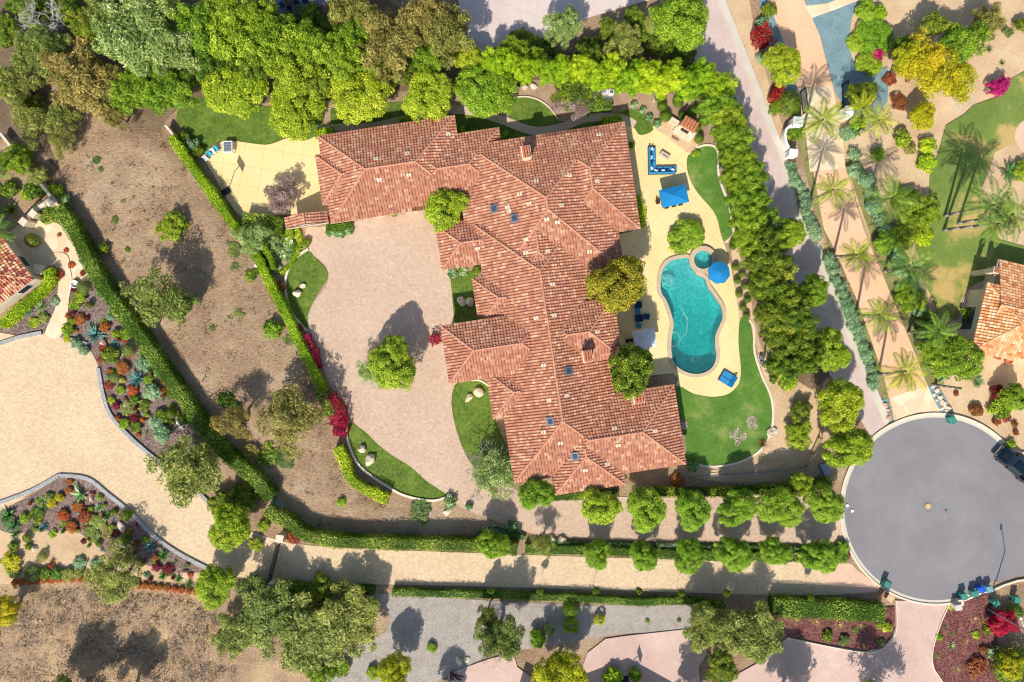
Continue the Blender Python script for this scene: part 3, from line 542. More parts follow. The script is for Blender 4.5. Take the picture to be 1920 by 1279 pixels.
LOT = [(205,190),(320,262),(395,360),(455,450),(505,540),(545,610),(590,715),(625,830),(650,905),(725,945),(830,965),(900,990),(900,1005),(700,1005),(590,990),(545,960),(500,915),(430,850),(330,690),(255,560),(180,450),(120,350),(60,230),(100,120),(160,140)]
relief('bare_hillside', LOT, 'dirt', 0.28)
FIELD = [(-60,1120),(60,1105),(200,1110),(330,1118),(395,1130),(430,1190),(440,1260),(440,1330),(-60,1330)]
relief('dry_hillside', FIELD, 'drygrass', 0.2)

# ------------------------------------------------------------------ tiled roofs
TW, TC, SL = 0.385, 0.38, 0.37
def house(name, deg, wings, roof_m, label, cat, wall_m='wallcream', base=3.0, hh=None):
    """wings: (u0,u1,v0,v1,raise_px,gable sides); px in a frame turned by deg; the roofs interpenetrate like the real ones"""
    cd, sd_ = math.cos(R(deg)), math.sin(R(deg)); uc, vc = CX*cd - CY*sd_, CX*sd_ + CY*cd
    ws = []
    for (u0, u1, v0, v1, rz, gb) in wings:
        ze = base + rz*SL*0.966/PXM; k = (1-ze/H)/PXM
        ws.append(((u0-uc)*k, (u1-uc)*k, (v0-vc)*k, (v1-vc)*k, ze, gb))
    def hz(wg, U, V):
        U0, U1, V0, V1, ze, gb = wg; d = []
        ins = (U > U0-0.001) & (U < U1+0.001) & (V > V0-0.001) & (V < V1+0.001)
        if 'W' not in gb: d.append(U-U0)
        if 'E' not in gb: d.append(U1-U)
        if 'N' not in gb: d.append(V-V0)
        if 'S' not in gb: d.append(V1-V)
        return np.where(ins, ze + SL*np.minimum.reduce(d), -99.0)
    def top(U, V, skip=None):
        return np.maximum.reduce([hz(w_, U, V) for i, w_ in enumerate(ws) if i != skip] or [np.full(np.shape(U), -99.0)])
    def to_w(U, V, Z): return np.stack([U*cd + V*sd_, U*sd_ - V*cd, Z], -1)
    root = empty(name, (0, 0, 0))
    allv = []; allt = []; capv = MB(); capt = []
    FR = [0, 0.11, 0.33, 0.55, 0.66, 1.0]; HT = [0, 0.08, 0.12, 0.08, 0, 0]
    for wi, (U0, U1, V0, V1, ze, gb) in enumerate(ws):
        for side in 'NSEW':
            if side in gb: continue
            if side in 'NS': A0, A1, D = U0, U1, (V1-V0)/2; lo, hi = 'W' not in gb, 'E' not in gb
            else: A0, A1, D = V0, V1, (U1-U0)/2; lo, hi = 'N' not in gb, 'S' not in gb
            i0, i1 = math.floor(A0/TW), math.ceil(A1/TW)
            cols = [(i, s) for i in range(i0, i1) for s in range(5)]
            rows = np.arange(0, math.ceil(D/TC))
            ci = np.array([c[0] for c in cols]); cs = np.array([c[1] for c in cols])
            a0 = (ci + np.array(FR)[cs])*TW; a1 = (ci + np.array(FR)[cs+1])*TW; h0 = np.array(HT)[cs]; h1 = np.array(HT)[cs+1]
            a0 = np.clip(a0, A0, A1); a1 = np.clip(a1, A0, A1)
            Rr, _ = np.meshgrid(rows, ci, indexing='ij'); 
            def bm(a):
                m = np.full(a.shape, D)
                if lo: m = np.minimum(m, a-A0)
                if hi: m = np.minimum(m, A1-a)
                return np.maximum(m, 0)
            b0a, b0b = bm(a0)[None, :], bm(a1)[None, :]
            lob, hib = Rr*TC, (Rr+1)*TC
            first = np.where(Rr == 0, -0.06, 0)
            q = [np.minimum(lob, b0a)+first, np.minimum(lob, b0b)+first, np.minimum(hib, b0b), np.minimum(hib, b0a)]
            keep = (np.maximum(q[2]-q[1], q[3]-q[0]) > 0.005) & ((a1-a0)[None, :] > 1e-4)
            AA = [np.broadcast_to(x[None, :], Rr.shape) for x in (a0, a1, a1, a0)]
            HH = [np.broadcast_to(x[None, :], Rr.shape) for x in (h0, h1, h1, h0)]
            lift = [0.085, 0.085, 0.0, 0.0]
            P = []; vis = np.zeros(Rr.shape, bool)
            tie = np.ones(Rr.shape, bool)
            for k in range(4):
                a, b = AA[k], q[k]; zp = ze + SL*b
                if side == 'N': U, V = a, V0+b
                elif side == 'S': U, V = a, V1-b
                elif side == 'W': U, V = U0+b, a
                else: U, V = U1-b, a
                oth = top(U, V, wi); vis |= zp > oth + 0.012 - 0.04*(0)
                pr = np.maximum.reduce([hz(ws[j], U, V) for j in range(len(ws)) if j > wi] or [np.full(U.shape, -99.0)])
                lw = np.maximum.reduce([hz(ws[j], U, V) for j in range(wi)] or [np.full(U.shape, -99.0)])
                tie &= (np.abs(zp-oth) < 0.012) & (lw < zp - 0.012)
                P.append(to_w(U, V, zp + HH[k] + lift[k]))
            keep &= (vis | tie)
            quad = np.stack(P, 2)[keep]           # (n,4,3)
            hsh = np.sin((np.broadcast_to(ci[None, :], Rr.shape)[keep]*12.9898 + Rr[keep]*78.233 + wi*3.7 + ord(side)))*43758.5453
            allv.append(quad); allt.append(hsh - np.floor(hsh))
            # tile ends (the little step at the bottom of each course)
            up = keep & (HH[0]+HH[1] > 0.01)
            qa = np.stack([P[0], P[1]], 2)[up]; lowr = qa.copy(); lowr[:, :, 2] -= 0.05 + np.stack([HH[0], HH[1]], 2)[up]*0.8
            allv.append(np.concatenate([lowr, qa[:, ::-1]], 1)); allt.append((hsh - np.floor(hsh))[np.flatnonzero(up[keep])] if False else np.full(len(qa), 0.45))
        # ridge and hip caps
        cx0, cx1, cy0, cy1 = U0, U1, V0, V1; hw = min(U1-U0, V1-V0)/2
        segs = []
        if gb and set(gb) == set('NS'): segs.append((((U0+U1)/2, V0), ((U0+U1)/2, V1)))
        else:
            if U1-U0 >= V1-V0:
                m = (V0+V1)/2; ra = U0 if 'W' in gb else U0+hw; rb = U1 if 'E' in gb else U1-hw
                segs.append(((ra, m), (rb, m)))
                if 'W' not in gb: segs += [((U0, V0), (ra, m)), ((U0, V1), (ra, m))]
                if 'E' not in gb: segs += [((U1, V0), (rb, m)), ((U1, V1), (rb, m))]
            else:
                m = (U0+U1)/2; ra, rb = V0+hw, V1-hw
                segs += [((m, ra), (m, rb)), ((U0, V0), (m, ra)), ((U1, V0), (m, ra)), ((U0, V1), (m, rb)), ((U1, V1), (m, rb))]
        for p, q_ in segs:
            Lg = math.dist(p, q_)
            if Lg < 0.2: continue
            n = max(1, int(Lg/0.42))
            for i in range(n):
                ts = [i/n, min(1, (i+1.12)/n)]; pts = []; ok = True
                for t in ts:
                    U = p[0]+(q_[0]-p[0])*t; V = p[1]+(q_[1]-p[1])*t
                    z = float(hz(ws[wi], np.array([U]), np.array([V]))[0]); 
                    if z < -50: U = min(max(U, U0), U1); V = min(max(V, V0), V1); z = float(hz(ws[wi], np.array([U]), np.array([V]))[0])
                    o_ = float(top(np.array([U]), np.array([V]), wi)[0])
                    if o_ > z - 0.03: ok = False
                    pts.append(Vector(to_w(np.array(U), np.array(V), np.array(z+0.04)).tolist()))
                if ok:
                    f0 = len(capv.f); capv.cyl(pts[0], pts[1], 0.15, 0.125, 7, cap=False); capt += [random.random()]*(len(capv.f)-f0)
    V_ = np.concatenate([a.reshape(-1, 4, 3) for a in allv]).reshape(-1, 3); F_ = np.arange(len(V_)).reshape(-1, 4); nq = len(F_)
    F_ = np.concatenate([F_, np.array(capv.f) + len(V_)]); V_ = np.concatenate([V_, np.array(capv.v)])
    me = np_mesh('roof', V_, F_, np.concatenate(allt + [np.array(capt)]))
    roof = link('roof', me, M[roof_m], root); me.materials.append(M['ridge' if roof_m == 'roof' else roof_m])
    me.polygons.foreach_set('material_index', np.concatenate([np.zeros(nq, np.int32), np.ones(len(F_)-nq, np.int32)]))
    wl = MB(); ev = MB()
    for i, (U0, U1, V0, V1, ze, gb) in enumerate(ws):
        rz = Matrix.Rotation(R(deg), 4, 'Z')
        f = lambda U, V, z: rz @ Vector((U, -V, z))
        d = 0.55 + 0.004*i
        wl.box(f((U0+U1)/2, (V0+V1)/2, (ze-0.15)/2), (U1-U0-2*d, V1-V0-2*d, ze-0.15), R(deg))
        cu, cv = (U0+U1)/2, (V0+V1)/2; e = 0.003*i
        for (uu, vv, sx, sy) in ((cu, V0, U1-U0+0.12, 0.08), (cu, V1, U1-U0+0.12, 0.08), (U0, cv, 0.08, V1-V0-0.1), (U1, cv, 0.08, V1-V0-0.1)):
            ev.box(f(uu, vv, ze-0.13-e), (sx, sy, 0.2), R(deg))
        ev.box(f(cu, cv, ze-0.17-e), (U1-U0-0.1, V1-V0-0.1, 0.03), R(deg))
        if gb:
            for s in gb:
                uu, vv = (cu, V0+0.3) if s == 'N' else (cu, V1-0.3) if s == 'S' else (U0+0.3, cv) if s == 'W' else (U1-0.3, cv)
    link_w = wl.build('wall', M[wall_m], root); ev.build('fascia', M['wallcream'], root)
    def at(px, py):           # point on the roof seen at a photo pixel, with its up axis
        z = base+1
        for _ in range(12):
            p = W(px, py, z); U = p.x*cd + p.y*sd_; V = p.x*sd_ - p.y*cd
            z = 0.5*z + 0.5*float(top(np.array([U]), np.array([V]))[0])
        e = 0.05; g = lambda du, dv: float(top(np.array([U+du]), np.array([V+dv]))[0])
        gu, gv = (g(e, 0)-g(-e, 0))/(2*e), (g(0, e)-g(0, -e))/(2*e)
        eu = Vector((cd, sd_, gu)).normalized(); evv = Vector((-sd_, cd, -gv)).normalized(); nn = eu.cross(evv).normalized()
        Mx = Matrix((eu, nn.cross(eu), nn)).transposed().to_4x4(); Mx.translation = Vector((p.x, p.y, z)); return Mx
    tag(root, label, cat)
    return root, roof, at, ws, to_w
RA = 27
MW = [(552,810,342,507,0,''), (541.5,680,377,470,0,''), (700,888.5,377,507,0,''), (826,1081,402,678,RA,''), (960,1122.6,402,603,RA,''),
      (829,1023,480,720,RA,''), (818,1028,552,1039,RA,''), (744.5,900,540,624,0,''), (797,900,649,739,RA,''), (726,925,728,837,RA+33,''),
      (797,900,825,915,RA,''), (900,1053,724,836,RA+37,''), (890.5,1141,902,1052,RA,''), (890.5,1023,910,1073,RA,''), (799,950,470,585,0,'NS')]
house_main, roof_main, at_main, ws_main, tw_main = house('main_house', 8.6, MW, 'roof', 'large rambling house with many red clay tile hip roofs beside the pool', 'house')
for i, (x, y) in enumerate([(927.5,392),(966,409.5),(1064.5,695.5),(1032.5,789.5),(1079,855)]):
    mx = at_main(x, y); o = MB().box((0, 0, 0.12), (1.0, 1.0, 0.36), M=mx).build('skylight', M['grey'], roof_main)
    MB().box((0.02, -0.02, 0.315), (0.64, 0.64, 0.05), M=mx).build('pane', M['skyglass'], None).parent = roof_main
for (x, y) in [(705.5,298),(764,288),(840,251.5),(711.5,337),(767,328),(1006,339),(1067,329),(1119,340),(1122.5,253),(1052,385),(952,389),(975,364),(993,382),(955,396),(1025,411),(1044.7,416.5),(987,449),(986.5,474),(1026.5,471),(1105,471.5),(1035.5,533),(1038.5,591),(1005.8,596),(1020,685),(1119.5,622),(1062,741.8),(1030,750),(1050.5,830),(1158.7,834.5),(1152,802.5),(1227.5,808),(1097,881),(1019.7,809.5),(1138,870),(896,466)]:
    mx = at_main(x, y); v = MB()
    v.rbox((-0.17, 0, 0.13), (0.27, 0.46, 0.14), 0.04, M=mx)
    v.rbox((0.17, 0, 0.13), (0.27, 0.46, 0.14), 0.04, M=mx); v.build('roof_vent', M['stone'], roof_main)
for (x, y) in [(1014.5,806.5),(1045,414),(989,467)]:
    mx = at_main(x, y); p = mx.translation; MB().cyl(p, p + Vector((0, 0, 0.8)), 0.06, n=8).build('vent_pipe', M['grey'], roof_main)
def chimney(x, y, zt, sx, sy, parent, deg=8.6, base=3.0):
    p = W(x, y, zt); rz = R(deg); r_ = Matrix.Rotation(rz, 4, 'Z')
    o = MB().box((p.x, p.y, (base+zt)/2), (sx, sy, zt-base), rz).box((p.x, p.y, zt-0.1), (sx+0.2, sy+0.2, 0.18), rz).build('chimney', M['wallcream'], parent)
    mb = MB(); T = Matrix.Translation(p) @ r_
    for k in range(3):
        for j in range(3):
            y0 = -sy/2 + j*sy/3; x0 = -sx/2 + (k+0.5)*sx/3
            mb.cyl(T @ Vector((x0, y0-0.03, 0.12+0.05*(j == 0))), T @ Vector((x0, y0+sy/3+0.02, 0.2-0.03*j)), sx/6.5, sx/7, 8)
    q = mb.build('cap_tiles', M['terracotta'], parent); return o
chimney(986.5, 285, 6.6, 1.0, 1.4, roof_main); chimney(1101.5, 668, 7.2, 1.0, 1.3, roof_main); chimney(1197.5, 746, 6.6, 1.2, 1.2, roof_main)
# windows and doors on the outer walls
def wall_items(root, ws, tw, deg, spec):
    for wi, side, fr, wd, z0, z1, kind in spec:
        U0, U1, V0, V1, ze, gb = ws[wi]; d = 0.55 + 0.004*wi
        if side in 'NS': U = U0 + (U1-U0)*fr; V = V0+d if side == 'N' else V1-d; rz = R(deg)
        else: V = V0 + (V1-V0)*fr; U = U0+d if side == 'W' else U1-d; rz = R(deg+90)
        p = Vector(tw(np.array(U), np.array(V), np.array((z0+z1)/2)).tolist())
        fr_ = MB().box(p, (wd+0.16, 0.10, z1-z0+0.16), rz).build(kind, M['white' if kind != 'garage_door' else 'darkwood'], root)
        if kind != 'garage_door': MB().box(p, (wd, 0.14, z1-z0), rz).build('pane', M['glass'], None).parent = fr_
        else:
            mb = MB()
            for k in range(4): mb.box(p + Vector((0, 0, (k-1.5)*(z1-z0)/4)), (wd-0.1, 0.16, (z1-z0)/4-0.06), rz)
            mb.build('door_panel', M['wood'], None).parent = fr_
wall_items(house_main, ws_main, tw_main, 8.6, [(0,'S',.2,2.6,0,2.3,'garage_door'),(0,'S',.45,2.6,0,2.3,'garage_door'),(0,'S',.7,2.6,0,2.3,'garage_door'),(0,'N',.3,1.6,1,2.2,'window'),(0,'N',.7,1.6,1,2.2,'window'),
    (9,'W',.5,2.4,0.9,2.5,'window'),(9,'S',.4,1.6,1,2.4,'window'),(4,'E',.2,2.4,0.1,2.5,'window'),(4,'E',.5,2.4,0.1,2.5,'window'),(4,'E',.8,2.4,0.1,2.5,'window'),(12,'E',.3,1.8,0.8,2.4,'window'),(12,'E',.7,1.8,0.8,2.4,'window'),(11,'E',.5,3.0,0.1,2.6,'window'),(8,'W',.5,1.4,1,2.3,'window'),(13,'S',.5,1.8,0.9,2.3,'window'),(12,'S',.8,1.8,0.9,2.3,'window'),(4,'N',.6,2,1,2.3,'window')])
h2, r2_, at2, ws2, tw2 = house('right_house', -13.4, [(1923.5,2200,87,216.7,0,''),(1934.7,2240,40,216,-47,'W')], 'rooforange', 'house with bright orange tile roof at the right edge by the palms', 'house', base=4.2)
chimney(1868.5, 507, 4.6, 0.6, 0.6, r2_, -13.4, 0.0)
h3, r3_, at3, ws3, tw3 = house('left_house', 37.2, [(-520,-266,200,455,0,'')], 'roofmix', 'house corner with mottled clay tile roof at the left edge of the photo', 'house', base=3.2)
wall_items(h2, ws2, tw2, -13.4, [(0,'W',.5,3,0.2,2.4,'window'),(0,'S',.2,2,0.8,2.3,'window')])
wall_items(h3, ws3, tw3, 37.2, [(0,'E',.8,1.6,0.8,2.3,'window'),(0,'S',.85,1.6,0.8,2.3,'window')])
h4, r4_, at4, ws4, tw4 = house('gateway', 8.6, [(467,546,484,505,-3,'NS')], 'roof', 'small tile roofed gateway between the basketball patio and entry court', 'gateway', base=2.8)
# ------------------------------------------------------------------ foliage prototypes (unit radius), shared by copies
def cards(C, Nn, size, tint, name, long=1.0, seed=1, jit=0.35):
    """leaf shaped quads at C with normals about Nn"""
    r = np.random.default_rng(seed); n = len(C)
    Nn = Nn + r.normal(0, jit, (n, 3)); Nn /= np.linalg.norm(Nn, axis=1)[:, None]
    T = np.cross(Nn, r.normal(0, 1, (n, 3))); T /= np.linalg.norm(T, axis=1)[:, None]; B = np.cross(Nn, T)
    s = (size * r.uniform(0.65, 1.35, n))[:, None]
    V = np.stack([C - T*s*long, C - B*s*0.55, C + T*s*long, C + B*s*0.55], 1).reshape(-1, 3)
    return np_mesh(name, V, np.arange(4*n).reshape(-1, 4), tint)
def crown(name, K=46, n=150, cr=(0.2, 0.34), rd=(0.5, 0.86), leaf=0.05, flat=0.8, low=-0.35, seed=1, long=1.0, fill=0.3, droop=0.0, jit=0.5, lop=0.25):
    r = np.random.default_rng(seed); C = []; Nn = []; T = []
    lob = r.uniform(0, 6.28, 3)
    for k in range(K):
        d = r.normal(0, 1, 3); d /= np.linalg.norm(d)
        if d[2] < low: d[2] = abs(d[2])*0.6; d /= np.linalg.norm(d)
        az = math.atan2(d[1], d[0]); ext = 1 + lop*0.5*(math.sin(2*az+lob[0]) + math.sin(3*az+lob[1])*0.7 + math.sin(5*az+lob[2])*0.5)
        c = d * r.uniform(*rd) * min(ext, 1.15); c[2] *= flat; q = r.uniform(*cr); m = int(n*(q/np.mean(cr))**2); ct = r.uniform(0, 0.45)
        e = r.normal(0, 1, (m, 3)); e /= np.linalg.norm(e, axis=1)[:, None]; e = e + d*0.35; e /= np.linalg.norm(e, axis=1)[:, None]
        p = c + e*q*r.uniform(0.55, 1.08, m)[:, None]
        if droop: p[:, 2] -= droop*r.uniform(0, 1, m)**2*q*2
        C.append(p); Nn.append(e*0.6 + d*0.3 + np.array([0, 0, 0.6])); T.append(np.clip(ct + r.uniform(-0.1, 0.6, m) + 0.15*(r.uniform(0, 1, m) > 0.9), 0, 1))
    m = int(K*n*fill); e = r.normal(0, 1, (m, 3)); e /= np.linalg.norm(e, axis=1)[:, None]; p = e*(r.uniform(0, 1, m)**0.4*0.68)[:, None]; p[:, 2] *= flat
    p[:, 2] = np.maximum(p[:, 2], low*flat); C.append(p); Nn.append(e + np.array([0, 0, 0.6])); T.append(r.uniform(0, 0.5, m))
    return cards(np.concatenate(C), np.concatenate(Nn), leaf, np.concatenate(T), name, long, seed, jit)
def ball(name, n=2600, leaf=0.06, flat=0.85, seed=1, rough=0.06):
    r = np.random.default_rng(seed); e = r.normal(0, 1, (n, 3)); e /= np.linalg.norm(e, axis=1)[:, None]; e[:, 2] = np.where(e[:, 2] < -0.4, -e[:, 2], e[:, 2])
    p = e*(1 - rough*2*r.uniform(0, 1, n)**2 + rough*r.normal(0, 0.4, n))[:, None]; p[:, 2] *= flat
    q = e[:n//3]*0.75; q[:, 2] *= flat
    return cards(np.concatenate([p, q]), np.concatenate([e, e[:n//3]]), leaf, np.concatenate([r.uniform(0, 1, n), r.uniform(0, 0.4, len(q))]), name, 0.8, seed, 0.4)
def blades(name, n=26, width=0.1, tilt=(15, 80), curve=0.4, seg=4, seed=1, length=(0.85, 1.1), tip=0.1, base=0.0):
    r = np.random.default_rng(seed); V = []; F = []; T = []
    for i in range(n):
        az = i*2.39996 + r.uniform(-0.2, 0.2); el = R(tilt[0] + (tilt[1]-tilt[0])*(i/n)**0.8) ; L_ = r.uniform(*length)*(1-0.25*i/n); p = Vector((base*math.cos(az), base*math.sin(az), 0)); a = el
        sd_ = Vector((-math.sin(az), math.cos(az), 0)); b = len(V); tt = r.uniform(0, 1)
        for k in range(seg+1):
            t = k/seg; wv = width*(1-t)**0.6*(0.55+1.2*t*(1-t)*1.6) + tip*width*0.2
            up = Vector((0, 0, 1))*wv*0.3
            V += [tuple(p - sd_*wv + up), tuple(p - up*0.2), tuple(p + sd_*wv + up)]
            p = p + Vector((math.cos(az)*math.cos(a), math.sin(az)*math.cos(a), math.sin(a)))*L_/seg; a -= curve*2*t/seg*1.2
        for k in range(seg):
            for j in (0, 1): F.append((b+3*k+j, b+3*k+j+1, b+3*k+3+j+1, b+3*k+3+j)); T.append(min(1, tt*0.7 + 0.3*j))
    return np_mesh(name, np.array(V), np.array(F), np.array(T))
def palm_mesh(name, n=15, seed=1, L_=1.0, droop=1.3, pairs=30, lw=0.02, ll=0.3, ups=(5, 62)):
    r = np.random.default_rng(seed); V = []; F = []; T = []
    for i in range(n):
        az = i*2.39996 + r.uniform(-0.3, 0.3); el = R(ups[0] + (ups[1]-ups[0])*(i/n)); Lf = L_*r.uniform(0.85, 1.1); tt = r.uniform(0.0, 0.6)
        p = Vector((0, 0, 0)); a = el; h = Vector((math.cos(az), math.sin(az), 0)); s_ = Vector((-math.sin(az), math.cos(az), 0)); prev = p
        bend = r.uniform(-0.25, 0.25)
        for k in range(pairs):
            t = (k+1)/pairs; h2 = (h*math.cos(bend*t) + s_*math.sin(bend*t)); d = h2*math.cos(a) + Vector((0, 0, 1))*math.sin(a)
            q = p + d*Lf/pairs; sd_ = d.cross(Vector((0, 0, 1))).normalized(); upv = sd_.cross(d).normalized()
            b = len(V); rw = 0.007*(1-t)+0.002
            V += [tuple(p-sd_*rw), tuple(p+sd_*rw), tuple(q+sd_*rw), tuple(q-sd_*rw)]; F.append((b, b+1, b+2, b+3)); T.append(0.6)
            if k > 2:
                wl = ll*(math.sin(math.pi*min(1, 0.12+t*0.88))**0.6)*r.uniform(0.8, 1.1)
                for sg in (-1, 1):
                    e = (sd_*sg*0.85 + d*0.62 - Vector((0, 0, 1))*r.uniform(0.15, 0.55)).normalized(); b = len(V)
                    V += [tuple(p), tuple(p + e*wl*0.5 + d*lw), tuple(p + e*wl), tuple(p + e*wl*0.5 - d*lw)]; F.append((b, b+1, b+2, b+3)); T.append(min(1, tt + r.uniform(-0.1, 0.4)))
            p = q; a -= droop*(0.3+t)*1.0/pairs
    return np_mesh(name, np.array(V), np.array(F), np.array(T))
def fan_mesh(name, n=22, seed=1):
    r = np.random.default_rng(seed); V = []; F = []; T = []
    for i in range(n):
        az = i*2.39996; el = R(5 + 60*i/n); L_ = r.uniform(0.2, 0.6); c = Vector((math.cos(az)*math.cos(el), math.sin(az)*math.cos(el), math.sin(el)))*L_
        h = Vector((math.cos(az), math.sin(az), -0.35)).normalized(); s_ = Vector((-math.sin(az), math.cos(az), 0)); tt = r.uniform(0, 0.6); b = len(V)
        V += [(0, 0, 0), tuple(s_*0.02), tuple(c), tuple(c - s_*0.02)]; F.append((b, b+1, b+2, b+3)); T.append(0.9)
        for k in range(17):
            a = R(-115 + 230*k/16); d = (h*math.cos(a) + s_*math.sin(a)); rr = 0.42*r.uniform(0.85, 1.05); sv = (h*-math.sin(a) + s_*math.cos(a))*0.035; b = len(V)
            V += [tuple(c), tuple(c + d*rr*0.6 + sv), tuple(c + d*rr - Vector((0, 0, 0.08))), tuple(c + d*rr*0.6 - sv)]; F.append((b, b+1, b+2, b+3)); T.append(min(1, tt+r.uniform(0, 0.4)))
    return np_mesh(name, np.array(V), np.array(F), np.array(T))
def limbs_mb(h, r0, n=5, seed=1, spread=0.9, top=1.0):
    r = random.Random(seed); mb = MB(); pts = [Vector((0, 0, -0.1))]; hh = h*0.45
    for k in range(1, 4): pts.append(Vector((r.uniform(-.06, .06)*h*k/3, r.uniform(-.06, .06)*h*k/3, hh*k/3)))
    mb.tube(pts, [r0*1.15, r0, r0*0.9, r0*0.8], 7); b = pts[-1]
    for i in range(n):
        az = 6.283*i/n + r.uniform(-.4, .4); q = [b]; d = Vector((math.cos(az)*spread, math.sin(az)*spread, r.uniform(0.6, 1.2)))
        for k in range(3): q.append(q[-1] + d.normalized()*h*0.17*top + Vector((r.uniform(-.05, .05), r.uniform(-.05, .05), 0))*h)
        mb.tube(q, [r0*0.55, r0*0.4, r0*0.25, r0*0.1], 5)
    return mb
def bare_mesh(name, seed=1, depth=5, spread=0.75, up=0.5, twigs=3):
    r = random.Random(seed); mb = MB()
    def go(p, d, L_, rad, k):
        q = p + d*L_; mb.cyl(p, q, rad, rad*0.65, 4 if k < 3 else 5, cap=False)
        if k == 0: return
        for i in range(twigs if k < depth else 5):
            az = r.uniform(0, 6.28); o = Vector((math.cos(az), math.sin(az), up*r.uniform(-0.3, 1.0)))
            go(q, (d*0.6 + o*spread).normalized(), L_*r.uniform(0.62, 0.85), rad*0.6, k-1)
    go(Vector((0, 0, 0)), Vector((0, 0, 1)), 0.42, 0.035, depth)
    return mb
PROTO = {
 'round': [crown('crown', 170, 110, (0.1, 0.2), (0.66, 0.88), 0.031, 0.8, seed=s) for s in (1, 2, 3)],
 'clumpy': [crown('crown', 120, 120, (0.1, 0.23), (0.5, 0.95), 0.034, 0.85, seed=s, fill=0.35, lop=0.4) for s in (4, 5, 6)],
 'feather': [crown('crown', 80, 170, (0.12, 0.25), (0.35, 0.94), 0.028, 0.7, seed=s, long=1.9, fill=0.25, droop=0.6, lop=0.5, jit=0.9) for s in (7, 8, 9)],
 'airy': [crown('crown', 66, 90, (0.12, 0.24), (0.3, 1.0), 0.027, 0.7, seed=s, long=1.8, fill=0.08, droop=0.4, lop=0.6, jit=0.9) for s in (10, 11)],
 'small': [crown('crown', 20, 70, (0.28, 0.44), (0.4, 0.72), 0.10, 0.8, seed=s, fill=0.5, low=-0.2) for s in (12, 13, 14)],
 'sparse': [crown('crown', 16, 30, (0.24, 0.42), (0.3, 0.8), 0.10, 0.7, seed=s, fill=0.15, low=-0.1, long=1.4) for s in (15, 16)],
 'ball': [ball('crown', seed=s) for s in (17, 18)],
 'agave': [blades('agave', 30, 0.085, (12, 72), 0.15, seed=s) for s in (1, 2)],
 'aloe': [blades('aloe', 44, 0.055, (10, 85), 0.25, seed=s) for s in (3,)],
 'tuft': [blades('tuft', 60, 0.03, (20, 85), 1.2, seed=s, length=(0.6, 1.2)) for s in (4, 5)],
 'broad': [blades('broad', 16, 0.16, (25, 80), 0.9, seed=s, length=(0.7, 1.2)) for s in (6,)],
 'cycad': [palm_mesh('cycad', 22, 3, 1.0, 0.7, 18, 0.03, 0.16, (8, 60))],
 'palm': [palm_mesh('palm', 14, s, 1.0, 1.6, 32, 0.012, 0.24, (-10, 62)) for s in (1, 2, 3)],
 'fan': [fan_mesh('fan', 12, seed=s) for s in (1, 2)],
}
_copies = {}
def shared(proto, mat):
    key = (proto.name, mat.name)
    if key not in _copies:
        m = proto.copy(); m.materials.clear(); m.materials.append(mat); _copies[key] = m
    return _copies[key]
TRUNKS = {k: [limbs_mb(1.0, 0.035, 5, s).build('trunk', M[k]).data for s in (1, 2)] for k in ('bark', 'barkgrey', 'barkwhite')}
for o in [o for o in bpy.data.objects if o.name.startswith('trunk') and o.parent is None]: bpy.data.objects.remove(o)
def tree(px, py, rpx, h, proto, leaf, name='tree', look='tree', cat='tree', group=None, bark='bark', zc=None, squash=None, label=None, light=1.0):
    zc = h*0.62 if zc is None else zc
    p = W(px, py, zc); rm = rpx/PXM*(1-zc/H)
    o = empty(name, (p.x, p.y, 0), random.uniform(0, 6.28))
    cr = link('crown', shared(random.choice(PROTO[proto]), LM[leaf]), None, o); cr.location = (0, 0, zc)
    f = {'round': 1.0, 'clumpy': 0.97, 'feather': 0.98, 'airy': 0.98}.get(proto, 1.0)
    hz_ = squash if squash else (h-zc)/0.85
    cr.scale = (rm*f, rm*f*random.uniform(0.93, 1.05), hz_)
    tr = link('trunk', random.choice(TRUNKS[bark]), None, o); tr.scale = (min(h, rm*2.1)*(0.4 if rm < 1 else 1),)*2 + (h*0.95,)
    if label: tag(o, label, cat, group)
    else: auto(o, look, px, py, cat, group)
    return o
def shrub(px, py, rpx, h, proto, leaf, name='shrub', look='shrub', cat='shrub', group=None, label=None, rise=0.4, sx=1.0, rz=None):
    z = h*rise; p = W(px, py, z); rm = rpx/PXM
    o = link(name, shared(random.choice(PROTO[proto]), LM[leaf]), None); 
    rosette = proto in ('agave', 'aloe', 'tuft', 'broad', 'cycad', 'fan')
    if rosette: o.location = (p.x, p.y, 0.05 + (h*0.35 if proto in ('fan', 'cycad') else 0)); o.scale = (rm*1.02, rm*1.02, max(rm*0.8, h*0.6))
    else: o.location = (p.x, p.y, h*0.45); o.scale = (rm*sx, rm, h*0.62)
    o.rotation_euler = (0, 0, random.uniform(0, 6.28) if rz is None else rz)
    if label: tag(o, label, cat, group)
    else: auto(o, look, px, py, cat, group)
    return o
